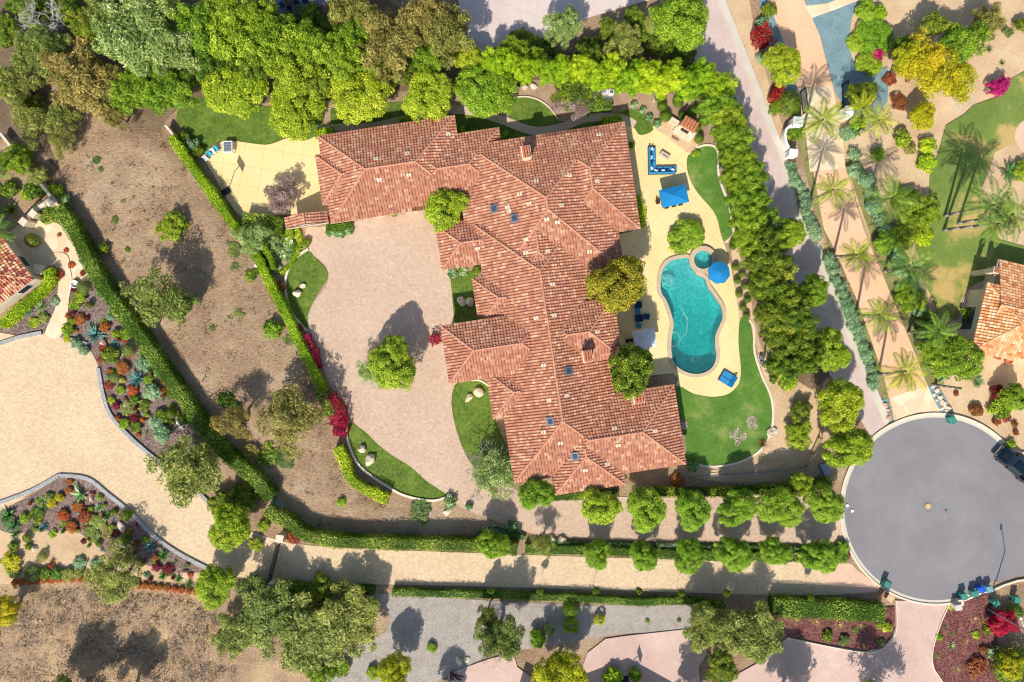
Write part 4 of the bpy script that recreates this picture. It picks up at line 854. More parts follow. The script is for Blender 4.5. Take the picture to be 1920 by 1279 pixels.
def palm(px0, py0, px1, py1, h, rpx, leaf='palm', label=None, group=None):
    """base pixel, crown pixel -> trunk between them and a crown of fronds"""
    b = W(px0, py0); t = W(px1, py1, h); o = empty('palm_tree', (b.x, b.y, 0))
    d = Vector((t.x-b.x, t.y-b.y, h)); pts = [Vector((0, 0, -0.1))] + [Vector((d.x*s**1.3, d.y*s**1.3, h*s)) for s in (0.12, 0.35, 0.6, 0.8, 1.0)]
    MB().tube(pts, [0.26, 0.2, 0.17, 0.16, 0.15, 0.14], 9).build('trunk', M['barkgrey'], o, True)
    c = link('crown', shared(random.choice(PROTO['palm']), LM[leaf]), None, o); c.location = (d.x, d.y, h); rm = rpx/PXM*(1-h/H)*0.92; c.scale = (rm, rm, rm*0.9); c.rotation_euler = (0, 0, random.uniform(0, 6.28))
    MB().tube([Vector((d.x, d.y, h-0.25)), Vector((d.x, d.y, h+0.3))], [0.15, 0.06], 8).build('crown_shaft', LM['palmg'], o)
    if label: tag(o, label, 'palm tree', group)
    else: auto(o, 'palm tree with yellow-green feather fronds' if leaf == 'palm' else 'green feather palm tree', px1, py1, 'palm tree', group)
    return o
def bare(px, py, rpx, h, mat, seed, name='bare_tree', look='leafless tree', label=None, depth=5, cat='tree'):
    p = W(px, py, h*0.5); o = bare_mesh('b', seed, depth).build(name, M[mat]); rm = rpx/PXM
    o.location = (p.x, p.y, 0); o.scale = (rm*1.5, rm*1.5, h*0.6); auto(o, look, px, py, cat); return o
def hedge(path, width, h, leaf, label=None, look='clipped hedge', dens=75, leafs=0.1, sm=True, wav=0.08, name='hedge', closed=False, cat='hedge', group=None, core=(0.8, 0.14)):
    """clipped hedge along photo pixels of its top, leaves over a solid twiggy body"""
    if sm: path = smooth(path, 4, closed=False)
    P = [W(x, y, h*0.95).xy for x, y in path]; r = np.random.default_rng(int(abs(path[0][0]*7 + path[0][1])) + 3)
    seg = [(P[i], P[i+1]) for i in range(len(P)-1)]; L_ = [(b-a).length for a, b in seg]; tot = sum(L_); n = int(tot*(width*1.0+2*h)*dens)
    cum = np.cumsum([0]+L_); s = r.uniform(0, tot, n); idx = np.clip(np.searchsorted(cum, s)-1, 0, len(seg)-1)
    A = np.array([[a.x, a.y] for a, b in seg])[idx]; D = np.array([[(b-a).x, (b-a).y] for a, b in seg])[idx]; ln = np.array(L_)[idx]; t = (s-cum[idx])/ln; D = D/ln[:, None]; Nm = np.stack([-D[:, 1], D[:, 0]], 1)
    u = r.uniform(0, 2*h+width, n); hw = width/2
    side = np.where(u < h, -1, np.where(u > h+width, 1, 0)); lump = 2*wav*(np.sin(s*0.8)*0.7+np.sin(s*2.1+1+side*2)*0.6+np.sin(s*5.3+side)*0.5); off = np.where(side == 0, (u-h)-hw, side*hw); z = np.where(side == 0, h, np.where(side < 0, u, 2*h+width-u))
    cr = np.abs(off)/hw; z = z - np.where(side == 0, 0.12*cr**4, 0); off = off*(1+lump*0.5/max(hw, .3)) ; z = z*(1 + lump*0.35/h)
    C = np.stack([A[:, 0]+D[:, 0]*t*ln+Nm[:, 0]*off, A[:, 1]+D[:, 1]*t*ln+Nm[:, 1]*off, z], 1) + r.normal(0, 0.04, (n, 3))
    Nn = np.stack([Nm[:, 0]*side, Nm[:, 1]*side, np.where(side == 0, 1.0, 0.25)], 1)
    tint = np.clip(0.5 + 0.25*np.sin(s*0.9) + r.uniform(-0.45, 0.45, n), 0, 1)
    me = cards(C, Nn, leafs, tint, 'hedge', 0.9, 5, 0.55)
    o = link(name, me, LM[leaf])
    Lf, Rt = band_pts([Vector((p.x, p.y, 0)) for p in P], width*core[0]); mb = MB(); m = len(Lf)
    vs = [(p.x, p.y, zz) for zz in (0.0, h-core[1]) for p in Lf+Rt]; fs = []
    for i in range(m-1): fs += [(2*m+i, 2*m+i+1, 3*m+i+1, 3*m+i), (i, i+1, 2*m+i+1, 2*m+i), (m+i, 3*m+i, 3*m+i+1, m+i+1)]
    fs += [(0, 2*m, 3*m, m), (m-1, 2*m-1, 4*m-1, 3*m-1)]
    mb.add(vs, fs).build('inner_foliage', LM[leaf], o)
    mx, my = path[len(path)//2]
    if label: tag(o, label, cat, group)
    else: auto(o, look, mx, my, cat, group)
    return o
# ------------------------------------------------------------------ trees
def rows(txt): return [l.split() for l in txt.strip().splitlines() if l.strip()]
TREES = """
pepper olive 88 90 48 6
pepper pepper 155 150 72 7.5
pepper pepper 200 165 40 7
feather olive 25 155 42 6
feather olive 115 215 30 5
airy olive 60 235 42 5
airy pepper 120 262 32 4
feather silver 250 65 78 11
feather silver 325 90 55 10
feather silver 285 20 50 11
clumpy dark 165 50 30 7
clumpy ficus 262 170 50 7
clumpy ficus 322 172 46 7
clumpy ficus 378 60 52 9
clumpy ficus 445 65 60 9
clumpy dark 395 125 36 7
clumpy ficus 515 80 58 9
clumpy dark 470 130 34 7
clumpy ficus 545 135 46 8
clumpy ficus 590 90 46 8
clumpy ficus 640 115 48 8
clumpy ficus 700 120 30 7
round lime 437 162 60 6
round lime 556 205 55 6
round lime 674 180 57 6
round lime 803 178 51 6
round lime 911 171 56 6
feather pepper 668 25 46 9
feather pepper 728 85 62 10
feather pepper 800 30 50 10
feather pepper 845 62 50 10
clumpy ficus 806 112 32 6
round lime 880 112 30 5
feather silver 1057 50 38 7
feather olive 1172 78 38 6
round olive 1225 45 20 4
round dark 1190 33 20 4
round ficus 1275 42 56 10
round lime 1467 122 38 6
round dark 1615 178 30 4
airy yellow 1736 128 62 7
airy yellow 1792 150 50 6
clumpy yellow 1700 115 32 6
round yellow 1729 218 26 4
clumpy ficus 1800 82 42 6
feather pepper 1850 42 34 5
clumpy dark 1690 88 22 4
clumpy dark 1752 48 22 5
clumpy olive 1737 52 20 4
round lime 1475 440 32 7
round lime 1519 548 32 7
round lime 1552 655 40 7
round lime 1573 758 48 7
round lime 1590 838 44 7
round ficus 738 682 50 6.5
airy silver 700 692 34 4.5
airy silver 925 890 56 5
airy blossom 1075 188 40 4
airy blossom 527 372 40 3.5
clumpy dark 350 100 40 6
clumpy ficus 420 20 40 8
clumpy ficus 300 120 40 7
clumpy dark 610 150 30 6
clumpy ficus 660 75 40 8
clumpy ficus 480 30 40 8
feather olive 200 30 46 8
feather pepper 215 215 24 5
feather olive 60 100 40 6
clumpy dark 750 130 30 5
clumpy ficus 960 100 34 5
clumpy dark 590 160 30 6
clumpy ficus 1010 118 26 5
clumpy dark 1100 108 28 5
round lime 836 392 41 5.5
round mustard 1157 532 57 9.5
round dark 1182 693 49 9.5
airy olive 362 885 78 8
airy olive 352 870 48 6
round lime 432 987 43 6
round lime 405 1098 42 5
airy olive 302 560 62 8.5
airy pepper 440 795 38 7
feather olive 340 572 32 5
airy pepper 545 775 70 8
airy olive 215 1085 62 6
feather olive 500 1150 72 5.5
feather olive 578 1190 76 5.5
feather olive 655 1165 66 5.5
feather olive 440 1190 48 5
round yellow 740 1258 34 6
feather olive 937 1195 44 8
feather olive 915 1160 22 6
airy olive 1018 1022 24 4.5
feather olive 1330 1175 50 6
feather olive 1405 1185 62 6
clumpy dark 1352 1252 34 5
clumpy yellow 1050 1265 52 7
clumpy yellow 10 1145 32 5
round ficus 1790 672 48 6
clumpy ficus 1752 655 34 6
round ficus 1900 745 26 4
clumpy yellow 1895 1245 24 4
clumpy ficus 1500 905 24 5
airy silver 470 445 34 4
airy dark 1085 175 44 5
"""
LOOKS = {('feather','olive'):'feathery olive-green tree', ('pepper','olive'):'soft olive-green tree', ('pepper','pepper'):'brownish green feathery tree', ('airy','olive'):'thin open olive-green tree', ('airy','pepper'):'thin open brownish green tree',
 ('feather','silver'):'silvery green feathery tree', ('clumpy','dark'):'dark green dense tree', ('clumpy','ficus'):'bright green leafy tree', ('round','lime'):'rounded yellow-green tree', ('round','mustard'):'large rounded mustard-green tree', ('feather','pepper'):'brownish green feathery tree',
 ('round','olive'):'round grey-green shrub tree', ('round','dark'):'round dark green tree', ('round','ficus'):'dense round green tree', ('airy','yellow'):'thin yellow flowering tree', ('clumpy','yellow'):'dense yellow-green tree',
 ('round','yellow'):'round yellow shrub tree', ('clumpy','olive'):'clumped grey-green tree', ('airy','silver'):'wispy grey leafless-looking shrub tree', ('airy','dark'):'thin dark green tree', ('airy','blossom'):'thin twiggy tree with dull pink buds', ('round','street'):'round clipped street tree'}
for pr, lf, x, y, r_, h in rows(TREES):
    p2 = 'feather' if pr == 'pepper' else pr
    tree(float(x), float(y), float(r_), float(h), p2, lf, look=LOOKS[(pr, lf)], bark='barkgrey' if lf in ('silver', 'lime') else 'bark')
# trees in rows: each named by its order from a landmark
ORD = ['first','second','third','fourth','fifth','sixth','seventh','eighth','ninth','tenth','eleventh','twelfth','thirteenth','fourteenth','fifteenth','sixteenth','seventeenth','eighteenth','nineteenth','twentieth']
def row_of(pts, h, proto, leaf, text, group, name='tree', zc=None):
    for i, (x, y, r_) in enumerate(pts):
        tree(x, y, r_, h, proto, leaf, name=name, label=text % ORD[i], group=group, bark='barkgrey', zc=zc)
row_of([(1005,925,33),(1125,948,39),(1210,953,42),(1297,955,38),(1382,950,38),(1462,950,43),(1545,943,38)], 6, 'round', 'street', '%s rounded green tree from the left in the upper entry drive row', 'trees lining the upper side of the entry drive')
row_of([(925,1020,30),(1120,1038,27),(1207,1042,28),(1291,1042,32),(1375,1038,35),(1452,1033,28),(1538,1042,36)], 5, 'round', 'street', '%s small green tree from the left along the hedge between both drives', 'trees between the two drives')
row_of([(921,1107,7),(1013,1108,7),(1117,1107,7),(1198,1107,7),(1277,1112,7),(1362,1112,7),(1520,1120,7)], 3.4, 'round', 'dark', '%s tiny lollipop tree from the left below the long tan drive', 'tiny trees below the long drive', zc=2.7)
NE1 = [(930,122,24),(958,118,20),(985,134,22),(1028,138,24),(1060,135,22),(1090,128,24),(1118,146,24),(1148,134,26),(1178,150,26),(1209,141,26),(1238,156,26),(1263,145,26),(1292,160,26),(1318,148,26),(1345,165,28)]
NE1 = [(x, y + random.uniform(-3, 3), r_*random.uniform(1.05, 1.3)) for x, y, r_ in NE1]
row_of(NE1, 6.5, 'clumpy', 'hedgey', '%s yellow-green tree from the left in the tall screen above the house', 'tall screen of yellow-green trees', 'screen_tree')
NE2 = [(1340,200,30),(1362,225,30),(1375,262,30),(1385,300,30),(1372,330,26),(1402,345,32),(1390,380,30),(1415,410,30),(1405,450,30)]
NE2 = [(x, y, r_*random.uniform(1.0, 1.25)) for x, y, r_ in NE2] + [(1358,250,26),(1368,300,24),(1388,350,26),(1394,415,28),(1412,378,28),(1400,320,26)]
row_of(NE2, 7, 'clumpy', 'ficus', '%s green tree along the screen right of the patio', 'screen of green trees right of the patio', 'screen_tree')
NE3 = [(1432,452,30),(1420,490,28),(1452,500,32),(1440,540,32),(1472,560,34),(1450,590,32),(1490,605,34),(1465,640,34),(1500,655,32),(1480,680,28)]
NE3 = [(x, y, r_*random.uniform(1.05, 1.25)) for x, y, r_ in NE3] + [(1425,530,28),(1478,600,34),(1455,680,26),(1500,625,30),(1440,590,26),(1508,680,24)]
row_of(NE3, 8, 'clumpy', 'dark', '%s dark green tree from the top in the screen right of the pool', 'screen of dark trees right of the pool', 'screen_tree')
for i, (x, y, r_, h, s, mt, lk) in enumerate([(923,895,58,6,3,'barkgrey','leafless grey branching tree'),(85,30,50,7,5,'barkwhite','dead white branching tree'),(1080,185,34,4,9,'barkgrey','bare twiggy tree'),(700,700,30,3.5,12,'barkwhite','bare grey twigs'),(905,1215,38,5,14,'bark','bare dark branching tree'),(1785,150,50,5,21,'barkwhite','bare pale branching tree')]):
    bare(x, y, r_, h, mt, s, look=lk)
# trees just outside the frame whose shade falls into it
for x, y, r_, h, pr, lf in ((110,1330,60,9,'feather','olive'),(215,1325,45,8,'feather','olive'),(610,-40,50,9,'clumpy','dark'),(830,1330,30,6,'round','ficus'),(1660,1345,60,8,'airy','olive'),(1490,1335,50,8,'feather','olive'),(1300,1340,40,7,'clumpy','dark')):
    tree(x, y, r_, h, pr, lf, look=LOOKS.get((pr, lf), 'leafy tree') + ' off frame')
# ------------------------------------------------------------------ palms
for x0, y0, x1, y1, h, r_, lf in ((1517,378,1562,356,7.5,48,'palm'),(1560,483,1606,478,7.5,44,'palm'),(1602,593,1648,590,7.5,46,'palm'),(1645,701,1697,696,7.5,58,'palm'),(1504,248,1542,225,7.5,58,'palm'),
    (1591,232,1618,203,6,40,'palm'),(1603,252,1648,226,6.5,44,'palm'),(1658,509,1704,500,7,62,'palmg'),(1702,624,1758,620,7.5,48,'palmg'),(1752,722,1800,728,6,5,'palmg'),(1625,380,1672,372,7,60,'palmg'),
    (1770,405,1862,385,10,64,'palmg'),(1795,419,1898,402,10,62,'palmg'),(1768,432,1870,420,10,50,'palmg'),(1432,-30,1472,-40,7,50,'palm'),(20,440,-8,432,8,46,'palmg'),(5,330,-25,318,8,60,'palmg')):
    palm(x0, y0, x1, y1, h, r_, lf, group='palms along the peach drive' if lf == 'palm' and x0 < 1650 else None)
# ------------------------------------------------------------------ hedges
hedge([(108,392),(140,440),(172,505),(215,570),(262,632),(300,690),(345,752),(380,805),(425,855),(470,892),(508,935)], 1.7, 2.3, 'hedgeg', 'long dark green hedge between the succulent garden and the bare hillside')
hedge([(500,955),(518,970),(545,982),(562,1000),(600,1012),(640,1017),(720,1020),(810,1022),(900,1025),(970,1030)], 1.5, 2.4, 'hedgeg', 'long green hedge above the tan drive right of the black gate')
hedge([(985,1030),(1100,1033),(1200,1037),(1330,1042),(1460,1045),(1560,1046),(1590,1048)], 1.2, 1.1, 'hedgeg', 'straight green hedge between the two parallel drives')
hedge([(320,256),(345,292),(372,330),(402,372),(425,405),(447,435),(480,480),(505,532),(530,578),(552,625),(572,665),(590,705),(603,735)], 1.15, 1.9, 'hedgey', 'long yellow-green hedge left of the basketball patio and entry court')
hedge([(462,440),(490,458),(507,485),(512,505)], 0.7, 1.6, 'hedgey', 'short curved yellow-green hedge beside the long one above the court lawn')
hedge([(598,735),(612,760),(618,780)], 1.2, 2.0, 'hedgeg', 'short dark green hedge piece between two red bougainvilleas')
hedge([(632,838),(645,868),(658,900),(680,916),(705,928),(727,938)], 1.25, 1.6, 'hedgey', 'yellow-green hedge below the bougainvillea at the curved court lawn')
hedge([(735,1112),(820,1114),(920,1117),(1000,1120),(1110,1124),(1200,1130),(1280,1128),(1360,1138)], 0.9, 1.1, 'hedgeg', 'low green hedge between the tan drive and the gravel yard')
hedge([(520,1103),(600,1106),(700,1110)], 1.0, 1.6, 'hedgeg', 'low hedge below the drive right of the gate')
hedge([(1450,1140),(1520,1143),(1600,1147),(1660,1152)], 2.4, 2.0, 'hedgeg', 'thick green hedge above the red mulch bed beside the cul-de-sac')
hedge([(590,252),(625,245)], 1.1, 1.2, 'hedgey', 'small yellow box hedge at the upper left house corner', sm=False)
hedge([(748,226),(776,221)], 0.8, 1.1, 'hedgey', 'small yellow box hedge in the shade above the long roof', sm=False)
hedge([(862,245),(873,243)], 0.9, 1.2, 'hedgey', 'small square yellow hedge block beside the roof step, left one', sm=False)
hedge([(942,249),(950,256)], 0.9, 1.2, 'hedgey', 'small square yellow hedge block beside the roof step, right one', sm=False)
hedge([(1095,200),(1148,196)], 1.1, 1.3, 'hedgeg', 'rectangular green hedge below the pool equipment', sm=False)
hedge([(1130,227),(1166,223)], 1.1, 1.4, 'hedgey', 'yellow box hedge at the upper right roof corner', sm=False)
hedge([(611,425),(635,427),(658,420)], 1.0, 0.8, 'topiary', 'low clipped green hedge under the lower left roof corner', name='low_hedge')
hedge([(1195,368),(1203,395),(1203,425)], 0.9, 0.9, 'hedgey', 'yellow-green planting along the right house wall by the patio')
hedge([(0,610),(40,575),(75,545),(93,522),(88,505)], 1.2, 1.3, 'hedgey', 'curved yellow-green hedge around the left house corner')
hedge([(70,405),(92,393),(112,400)], 2.6, 1.0, 'hedgeg', 'wide green hedge bed at the top of the flagstone terrace')
hedge([(555,425),(562,455),(553,480),(535,505),(525,512)], 0.6, 0.6, 'hedgey', 'thin curved yellow-green border planting left of the gateway')
hedge([(455,415),(490,418),(530,425)], 2.2, 1.8, 'hedgeg', 'loose grey-green hedge below the basketball patio')
hedge([(980,920),(1000,934),(1100,930),(1160,924)], 0.9, 0.7, 'hedgeg', 'low green border under the lower roof edge')
hedge([(1230,923),(1300,925),(1400,922),(1500,915),(1560,905)], 1.1, 1.6, 'dark' if 'dark' in LM else 'hedgeg', 'shaded green hedge behind the upper entry drive trees')
for i, (a, b_, c_) in enumerate([((895,1000),(930,992),(985,1010)), ((1010,1012),(1090,1022),(1200,1024)), ((1230,1024),(1330,1028),(1430,1028)), ((1440,1030),(1520,1032),(1575,1030))]):
    hedge([a, b_, c_], 0.7, 0.6, 'white_flower', ['leftmost','second','third','rightmost'][i] + ' stretch of white flowering border along the lower edge of the entry drive', look='white flowering border', name='hedge', cat='flower border', group='white flowering borders')
# red bougainvillea
def bush(pts, w_, h, leaf, label, name='bougainvillea', cat='flowering shrub'): hedge(pts, w_, h, leaf, label, wav=0.25, name=name, cat=cat, leafs=0.12, dens=90, core=(0.5, 0.5))
bush([(570,630),(578,650),(588,672),(597,690)], 1.0, 1.3, 'red', 'narrow red bougainvillea hedge at the left edge of the court')
bush([(612,742),(625,768),(636,790),(635,818)], 1.9, 1.8, 'red', 'large crimson bougainvillea at the lower left court edge')
bush([(812,628),(820,645)], 1.0, 1.2, 'red', 'red bougainvillea on the wall left of the entry wing roof')
bush([(1424,48),(1434,66),(1438,82)], 1.8, 1.8, 'red', 'red flowering shrub at the top left of the peach drive')
bush([(1450,168),(1466,176)], 1.8, 1.6, 'red', 'red flowering shrub above the left white gate pillar')
# ------------------------------------------------------------------ silvery shrubs lining the palm drive
def line_pts(pts, n):
    P = [Vector(p) for p in pts]; L_ = [(P[i+1]-P[i]).length for i in range(len(P)-1)]; T = sum(L_); out = []
    for k in range(n):
        s = T*k/(n-1); i = 0
        while i < len(L_)-1 and s > L_[i]: s -= L_[i]; i += 1
        out.append(P[i].lerp(P[i+1], min(1, s/L_[i])))
    return out
for i, p in enumerate(line_pts(c8([(180,-260),(240,-120),(290,30),(330,120)]), 10) + line_pts(c8([(385,250),(420,330),(470,440),(520,560),(570,700),(620,830),(650,950)]), 18)):
    shrub(p.x + random.uniform(-3, 3), p.y, random.uniform(10, 15), random.uniform(1.0, 1.5), 'small', 'sage', name='sage_shrub', look='pale sage-green shrub left of the drive', group='sage shrubs lining the peach drive')
for i, p in enumerate(line_pts(c8([(200,-420)]) + [(1620,330),(1640,400)] + c8([(690,80),(750,200),(830,360),(870,480),(920,600),(930,720),(980,830),(1020,900)]) , 22)):
    if p.y > 290 and p.x > 1600: shrub(p.x + random.uniform(-3, 3), p.y, random.uniform(13, 19), random.uniform(1.2, 1.8), 'small', 'sage', name='sage_shrub', look='pale sage shrub', group='sage shrubs right of the peach drive')
# ------------------------------------------------------------------ clipped balls
for x, y, r_ in [tuple(p) for p in [*[(a, b, 7.5) for a, b in c7([(1300,150),(1290,185),(1305,300),(1340,340),(1315,375),(1355,405),(1325,450),(1370,480),(1345,525),(1365,570)])]]] :
    shrub(x, y, r_, 0.9, 'ball', 'topiary', name='topiary_ball', look='small clipped green ball', group='clipped balls right of the pool')
for x, y, r_ in [(a, b, r0) for (a, b), r0 in zip(c3([(885,545),(895,597),(985,572),(1075,622),(1010,645),(1128,678),(1083,715),(1100,775),(915,650)]), (12,10,11,11,9,11,10,10,12))]:
    shrub(x, y, r_, 1.3, 'ball', 'topiary', name='topiary_ball', look='round clipped green shrub', group='clipped balls around the fireplace')
for x, y, r_ in [(323,739,9.5),(321,775,10.5),(345,787,11)]:
    shrub(x, y, r_, 1.3, 'ball', 'topiary', name='topiary_ball', look='tight clipped green ball', group='clipped balls at the hedge')
# ------------------------------------------------------------------ garden plants: proto leaf x y r h look
def q5(p): return Q(100, 520, 4.127, [p])[0]
def q9(p): return Q(0, 880, 4.8, [p])[0]
def qt(p): return Q(0, 230, 3.12, [p])[0]
G1 = """
agave agave 325 445 95 .9
agave agave 650 790 95 .9
small orange 205 325 42 .6
small orange 400 385 42 .7
small orange 540 705 52 .8
small orange 615 875 45 .6
small orange 115 300 22 .4
small orange 182 415 16 .3
small orange 435 725 20 .4
small orange 688 1100 22 .4
small orange 660 1220 20 .4
small yellow 110 480 32 .4
ball olive 235 75 48 1.0
small lime 205 155 45 .8
small ficus 165 215 42 .7
ball dark 285 212 26 .9
small ficus 115 410 48 .9
small sage 178 510 42 .8
small sage 237 568 42 .8
small ficus 140 345 30 .6
small lime 485 440 34 .9
small ficus 560 440 44 .9
ball olive 588 560 50 1.2
small dark 445 610 68 1.2
small sage 710 660 66 1.2
small rust 388 548 34 .6
small rust 370 640 28 .5
ball olive 480 775 42 .9
small lime 738 790 42 .7
small sage 810 745 34 .6
small sage 765 880 66 1.1
small lime 520 870 34 .6
small rust 432 835 42 .6
small rust 738 570 22 .5
small rust 825 690 24 .5
ball rust 860 805 28 .8
small dark 630 945 40 .7
small lime 455 950 30 .5
small maroon 490 990 36 .5
small olive 580 1010 60 .6
sparse dark 700 990 50 .6
small lime 735 905 30 .5
small maroon 630 1105 36 .5
small ficus 555 1130 44 .7
small dark 640 1155 44 .7
small sage 805 1120 60 1.0
small sage 845 1215 66 1.2
small dark 830 1060 42 .9
tuft blade 850 945 30 .4
tuft blade 680 520 34 .5
tuft blade 720 1200 26 .4
agave blade 290 375 32 .5
aloe aloe 390 175 30 .6
small lime 480 250 46 .9
small lime 540 310 40 .8
small rust 500 1085 26 .5
agave agave 480 510 38 .5
tuft bronze 175 25 36 .6
small sage 425 775 26 .5
small maroon 165 95 24 .5
"""
for pr, lf, x, y, r_, h in rows(G1):
    px, py = q5((float(x), float(y))); nm = {'agave': 'agave', 'aloe': 'aloe', 'tuft': 'grass_tuft'}.get(pr, 'succulent_bush')
    LK = {'orange':'bright orange succulent bush','sage':'silvery sage-green bush','lime':'yellow-green bush','ficus':'bright green bush','dark':'dark green bush','olive':'olive-green bush','rust':'rusty brown bush','maroon':'dark maroon bush','yellow':'yellow ground plant','agave':'spiky blue-green agave','blade':'spiky green plant','aloe':'pale green aloe','bronze':'bronze spiky plant','straw':'straw-coloured grass tuft','white_flower':'white flowering bush','pepper':'brownish green bush','topiary':'dark round bush','silver':'grey-green bush','red':'red flowering plant','crimson':'crimson flowering bush','magenta':'magenta flowering bush','grass':'green weed clump','hedgey':'yellow bush','palmg':'green palm-like plant','palm':'green fan palm','street':'fresh green bush','dead':'pale dry flower patch','hedgeg':'leafy green bush'}
    shrub(px, py, float(r_)/4.127*1.1, float(h)*1.15, pr, lf, name=nm, look=LK[lf], cat=nm.replace('_', ' '))
G2 = """
small orange 628 110 32 .5
small orange 620 190 34 .5
small orange 700 335 48 .6
small orange 570 415 52 .7
small orange 650 520 54 .7
broad aloe 715 240 92 1.0
aloe aloe 390 335 62 .7
aloe aloe 888 350 54 .7
aloe blade 975 410 54 .7
small rust 770 420 64 .8
small yellow 540 250 40 .7
small yellow 470 310 44 .6
small olive 440 250 46 .6
small lime 905 250 30 .5
ball dark 1135 410 52 1.0
small olive 890 470 80 .5
small olive 830 570 72 .4
sparse pepper 975 560 60 .4
ball dark 895 665 30 .6
tuft red 1232 492 34 .4
small dark 1140 620 50 .7
agave agave 1350 700 72 .9
aloe blade 1460 780 84 1.3
aloe blade 1465 960 66 .9
agave blade 1605 990 52 .6
agave blade 1700 1030 54 .6
small maroon 1410 875 46 .5
small maroon 1520 905 54 .5
small dark 340 395 60 .7
small lime 225 440 50 .6
agave agave 395 520 56 .7
small dark 345 460 40 .6
broad blade 50 430 110 1.8
broad blade 110 510 90 1.5
aloe blade 130 590 66 .9
small dark 120 690 46 .7
ball dark 250 615 42 .7
small dark 260 690 36 .6
ball olive 385 785 46 .7
tuft blade 425 710 34 .5
tuft bronze 470 830 48 .5
small rust 460 880 40 .4
small sage 720 850 60 .7
sparse sage 860 850 62 .7
small olive 300 935 70 .7
small dark 410 935 60 .7
small dark 510 930 64 .7
small olive 620 945 64 .7
small olive 700 935 50 .6
small olive 130 930 60 .7
small yellow 100 830 90 1.1
sparse lime 480 585 44 .4
small rust 1230 670 34 .4
small ficus 1175 390 30 .6
small lime 820 360 30 .5
tuft blade 1580 830 30 .4
small orange 1718 950 26 .3
"""
for pr, lf, x, y, r_, h in rows(G2):
    px, py = q9((float(x), float(y))); nm = {'agave': 'agave', 'aloe': 'aloe', 'tuft': 'grass_tuft', 'broad': 'broad_leaved_plant'}.get(pr, 'succulent_bush')
    shrub(px, py, float(r_)/4.8*1.08, float(h)*1.15, pr, lf, name=nm, look=LK[lf], cat=nm.replace('_', ' '))
random.seed(11)
for i in range(26):   # orange plants edging the dry field
    t = i/25; x = 28 + 340*t; y = 1098 - 8*math.sin(t*3.1) + (18*t if t > .6 else 0) - 6; 
    if 0.42 < t < 0.62: continue
    shrub(x, y, 7.5, 0.5, 'small', 'orange', look='orange edging plant', group='orange edging plants above the dry field', cat='flowering plant', name='edging_plant')
G3 = """
aloe aloe 240 1080 46 .7
agave agave 165 1100 46 .7
small olive 255 1140 36 .5
small lime 200 1170 34 .5
small sage 325 1045 28 .6
small lime 310 940 30 .6
small rust 345 890 34 .6
small orange 420 833 22 .3
small orange 388 747 16 .3
small orange 346 657 14 .3
agave aloe 530 860 34 .5
small ficus 575 915 30 .6
ball dark 195 690 44 1.6
small dark 60 395 60 1.2
small dark 200 400 60 1.5
broad palmg 50 510 70 1.6
small lime 160 420 40 .9
small hedgey 130 262 40 1.0
small lime 330 400 50 1.1
small white_flower 385 450 40 1.0
cycad blade 190 385 60 1.2
clumpy lime 45 235 60 2.2
"""
for pr, lf, x, y, r_, h in rows(G3):
    px, py = qt((float(x), float(y))); nm = {'agave': 'agave', 'aloe': 'aloe', 'cycad': 'cycad', 'broad': 'broad_leaved_plant'}.get(pr, 'shrub')
    shrub(px, py, float(r_)/3.12, float(h), pr, lf, name=nm, look=LK[lf], cat=nm.replace('_', ' '))
random.seed(21)
MIX = [('small','rust'),('small','dark'),('small','olive'),('small','sage'),('small','lime'),('small','maroon'),('tuft','blade'),('aloe','aloe'),('small','orange'),('small','ficus'),('agave','agave'),('tuft','bronze')]
for poly, n in (([(150,480),(185,500),(240,600),(300,690),(355,780),(330,830),(275,800),(235,770),(215,720),(205,680),(175,640),(135,615),(135,560)], 75), ([(60,935),(115,905),(165,908),(235,970),(290,1018),(370,1068),(300,1065),(215,1050),(120,1000),(30,990)], 70), ([(30,1072),(150,1066),(350,1078),(360,1092),(200,1090),(40,1092)], 22)):
    k = 0
    while k < n:
        x = random.uniform(min(p[0] for p in poly), max(p[0] for p in poly)); y = random.uniform(min(p[1] for p in poly), max(p[1] for p in poly))
        if not pip(np.array([x]), np.array([y]), poly)[0]: continue
        k += 1; pr, lf = random.choice(MIX); nm = {'agave': 'agave', 'aloe': 'aloe', 'tuft': 'grass_tuft'}.get(pr, 'succulent_bush')
        shrub(x, y, random.uniform(3.5, 7.5), random.uniform(.3, .7), pr, lf, name=nm, look='small ' + LK[lf], cat=nm.replace('_', ' '))
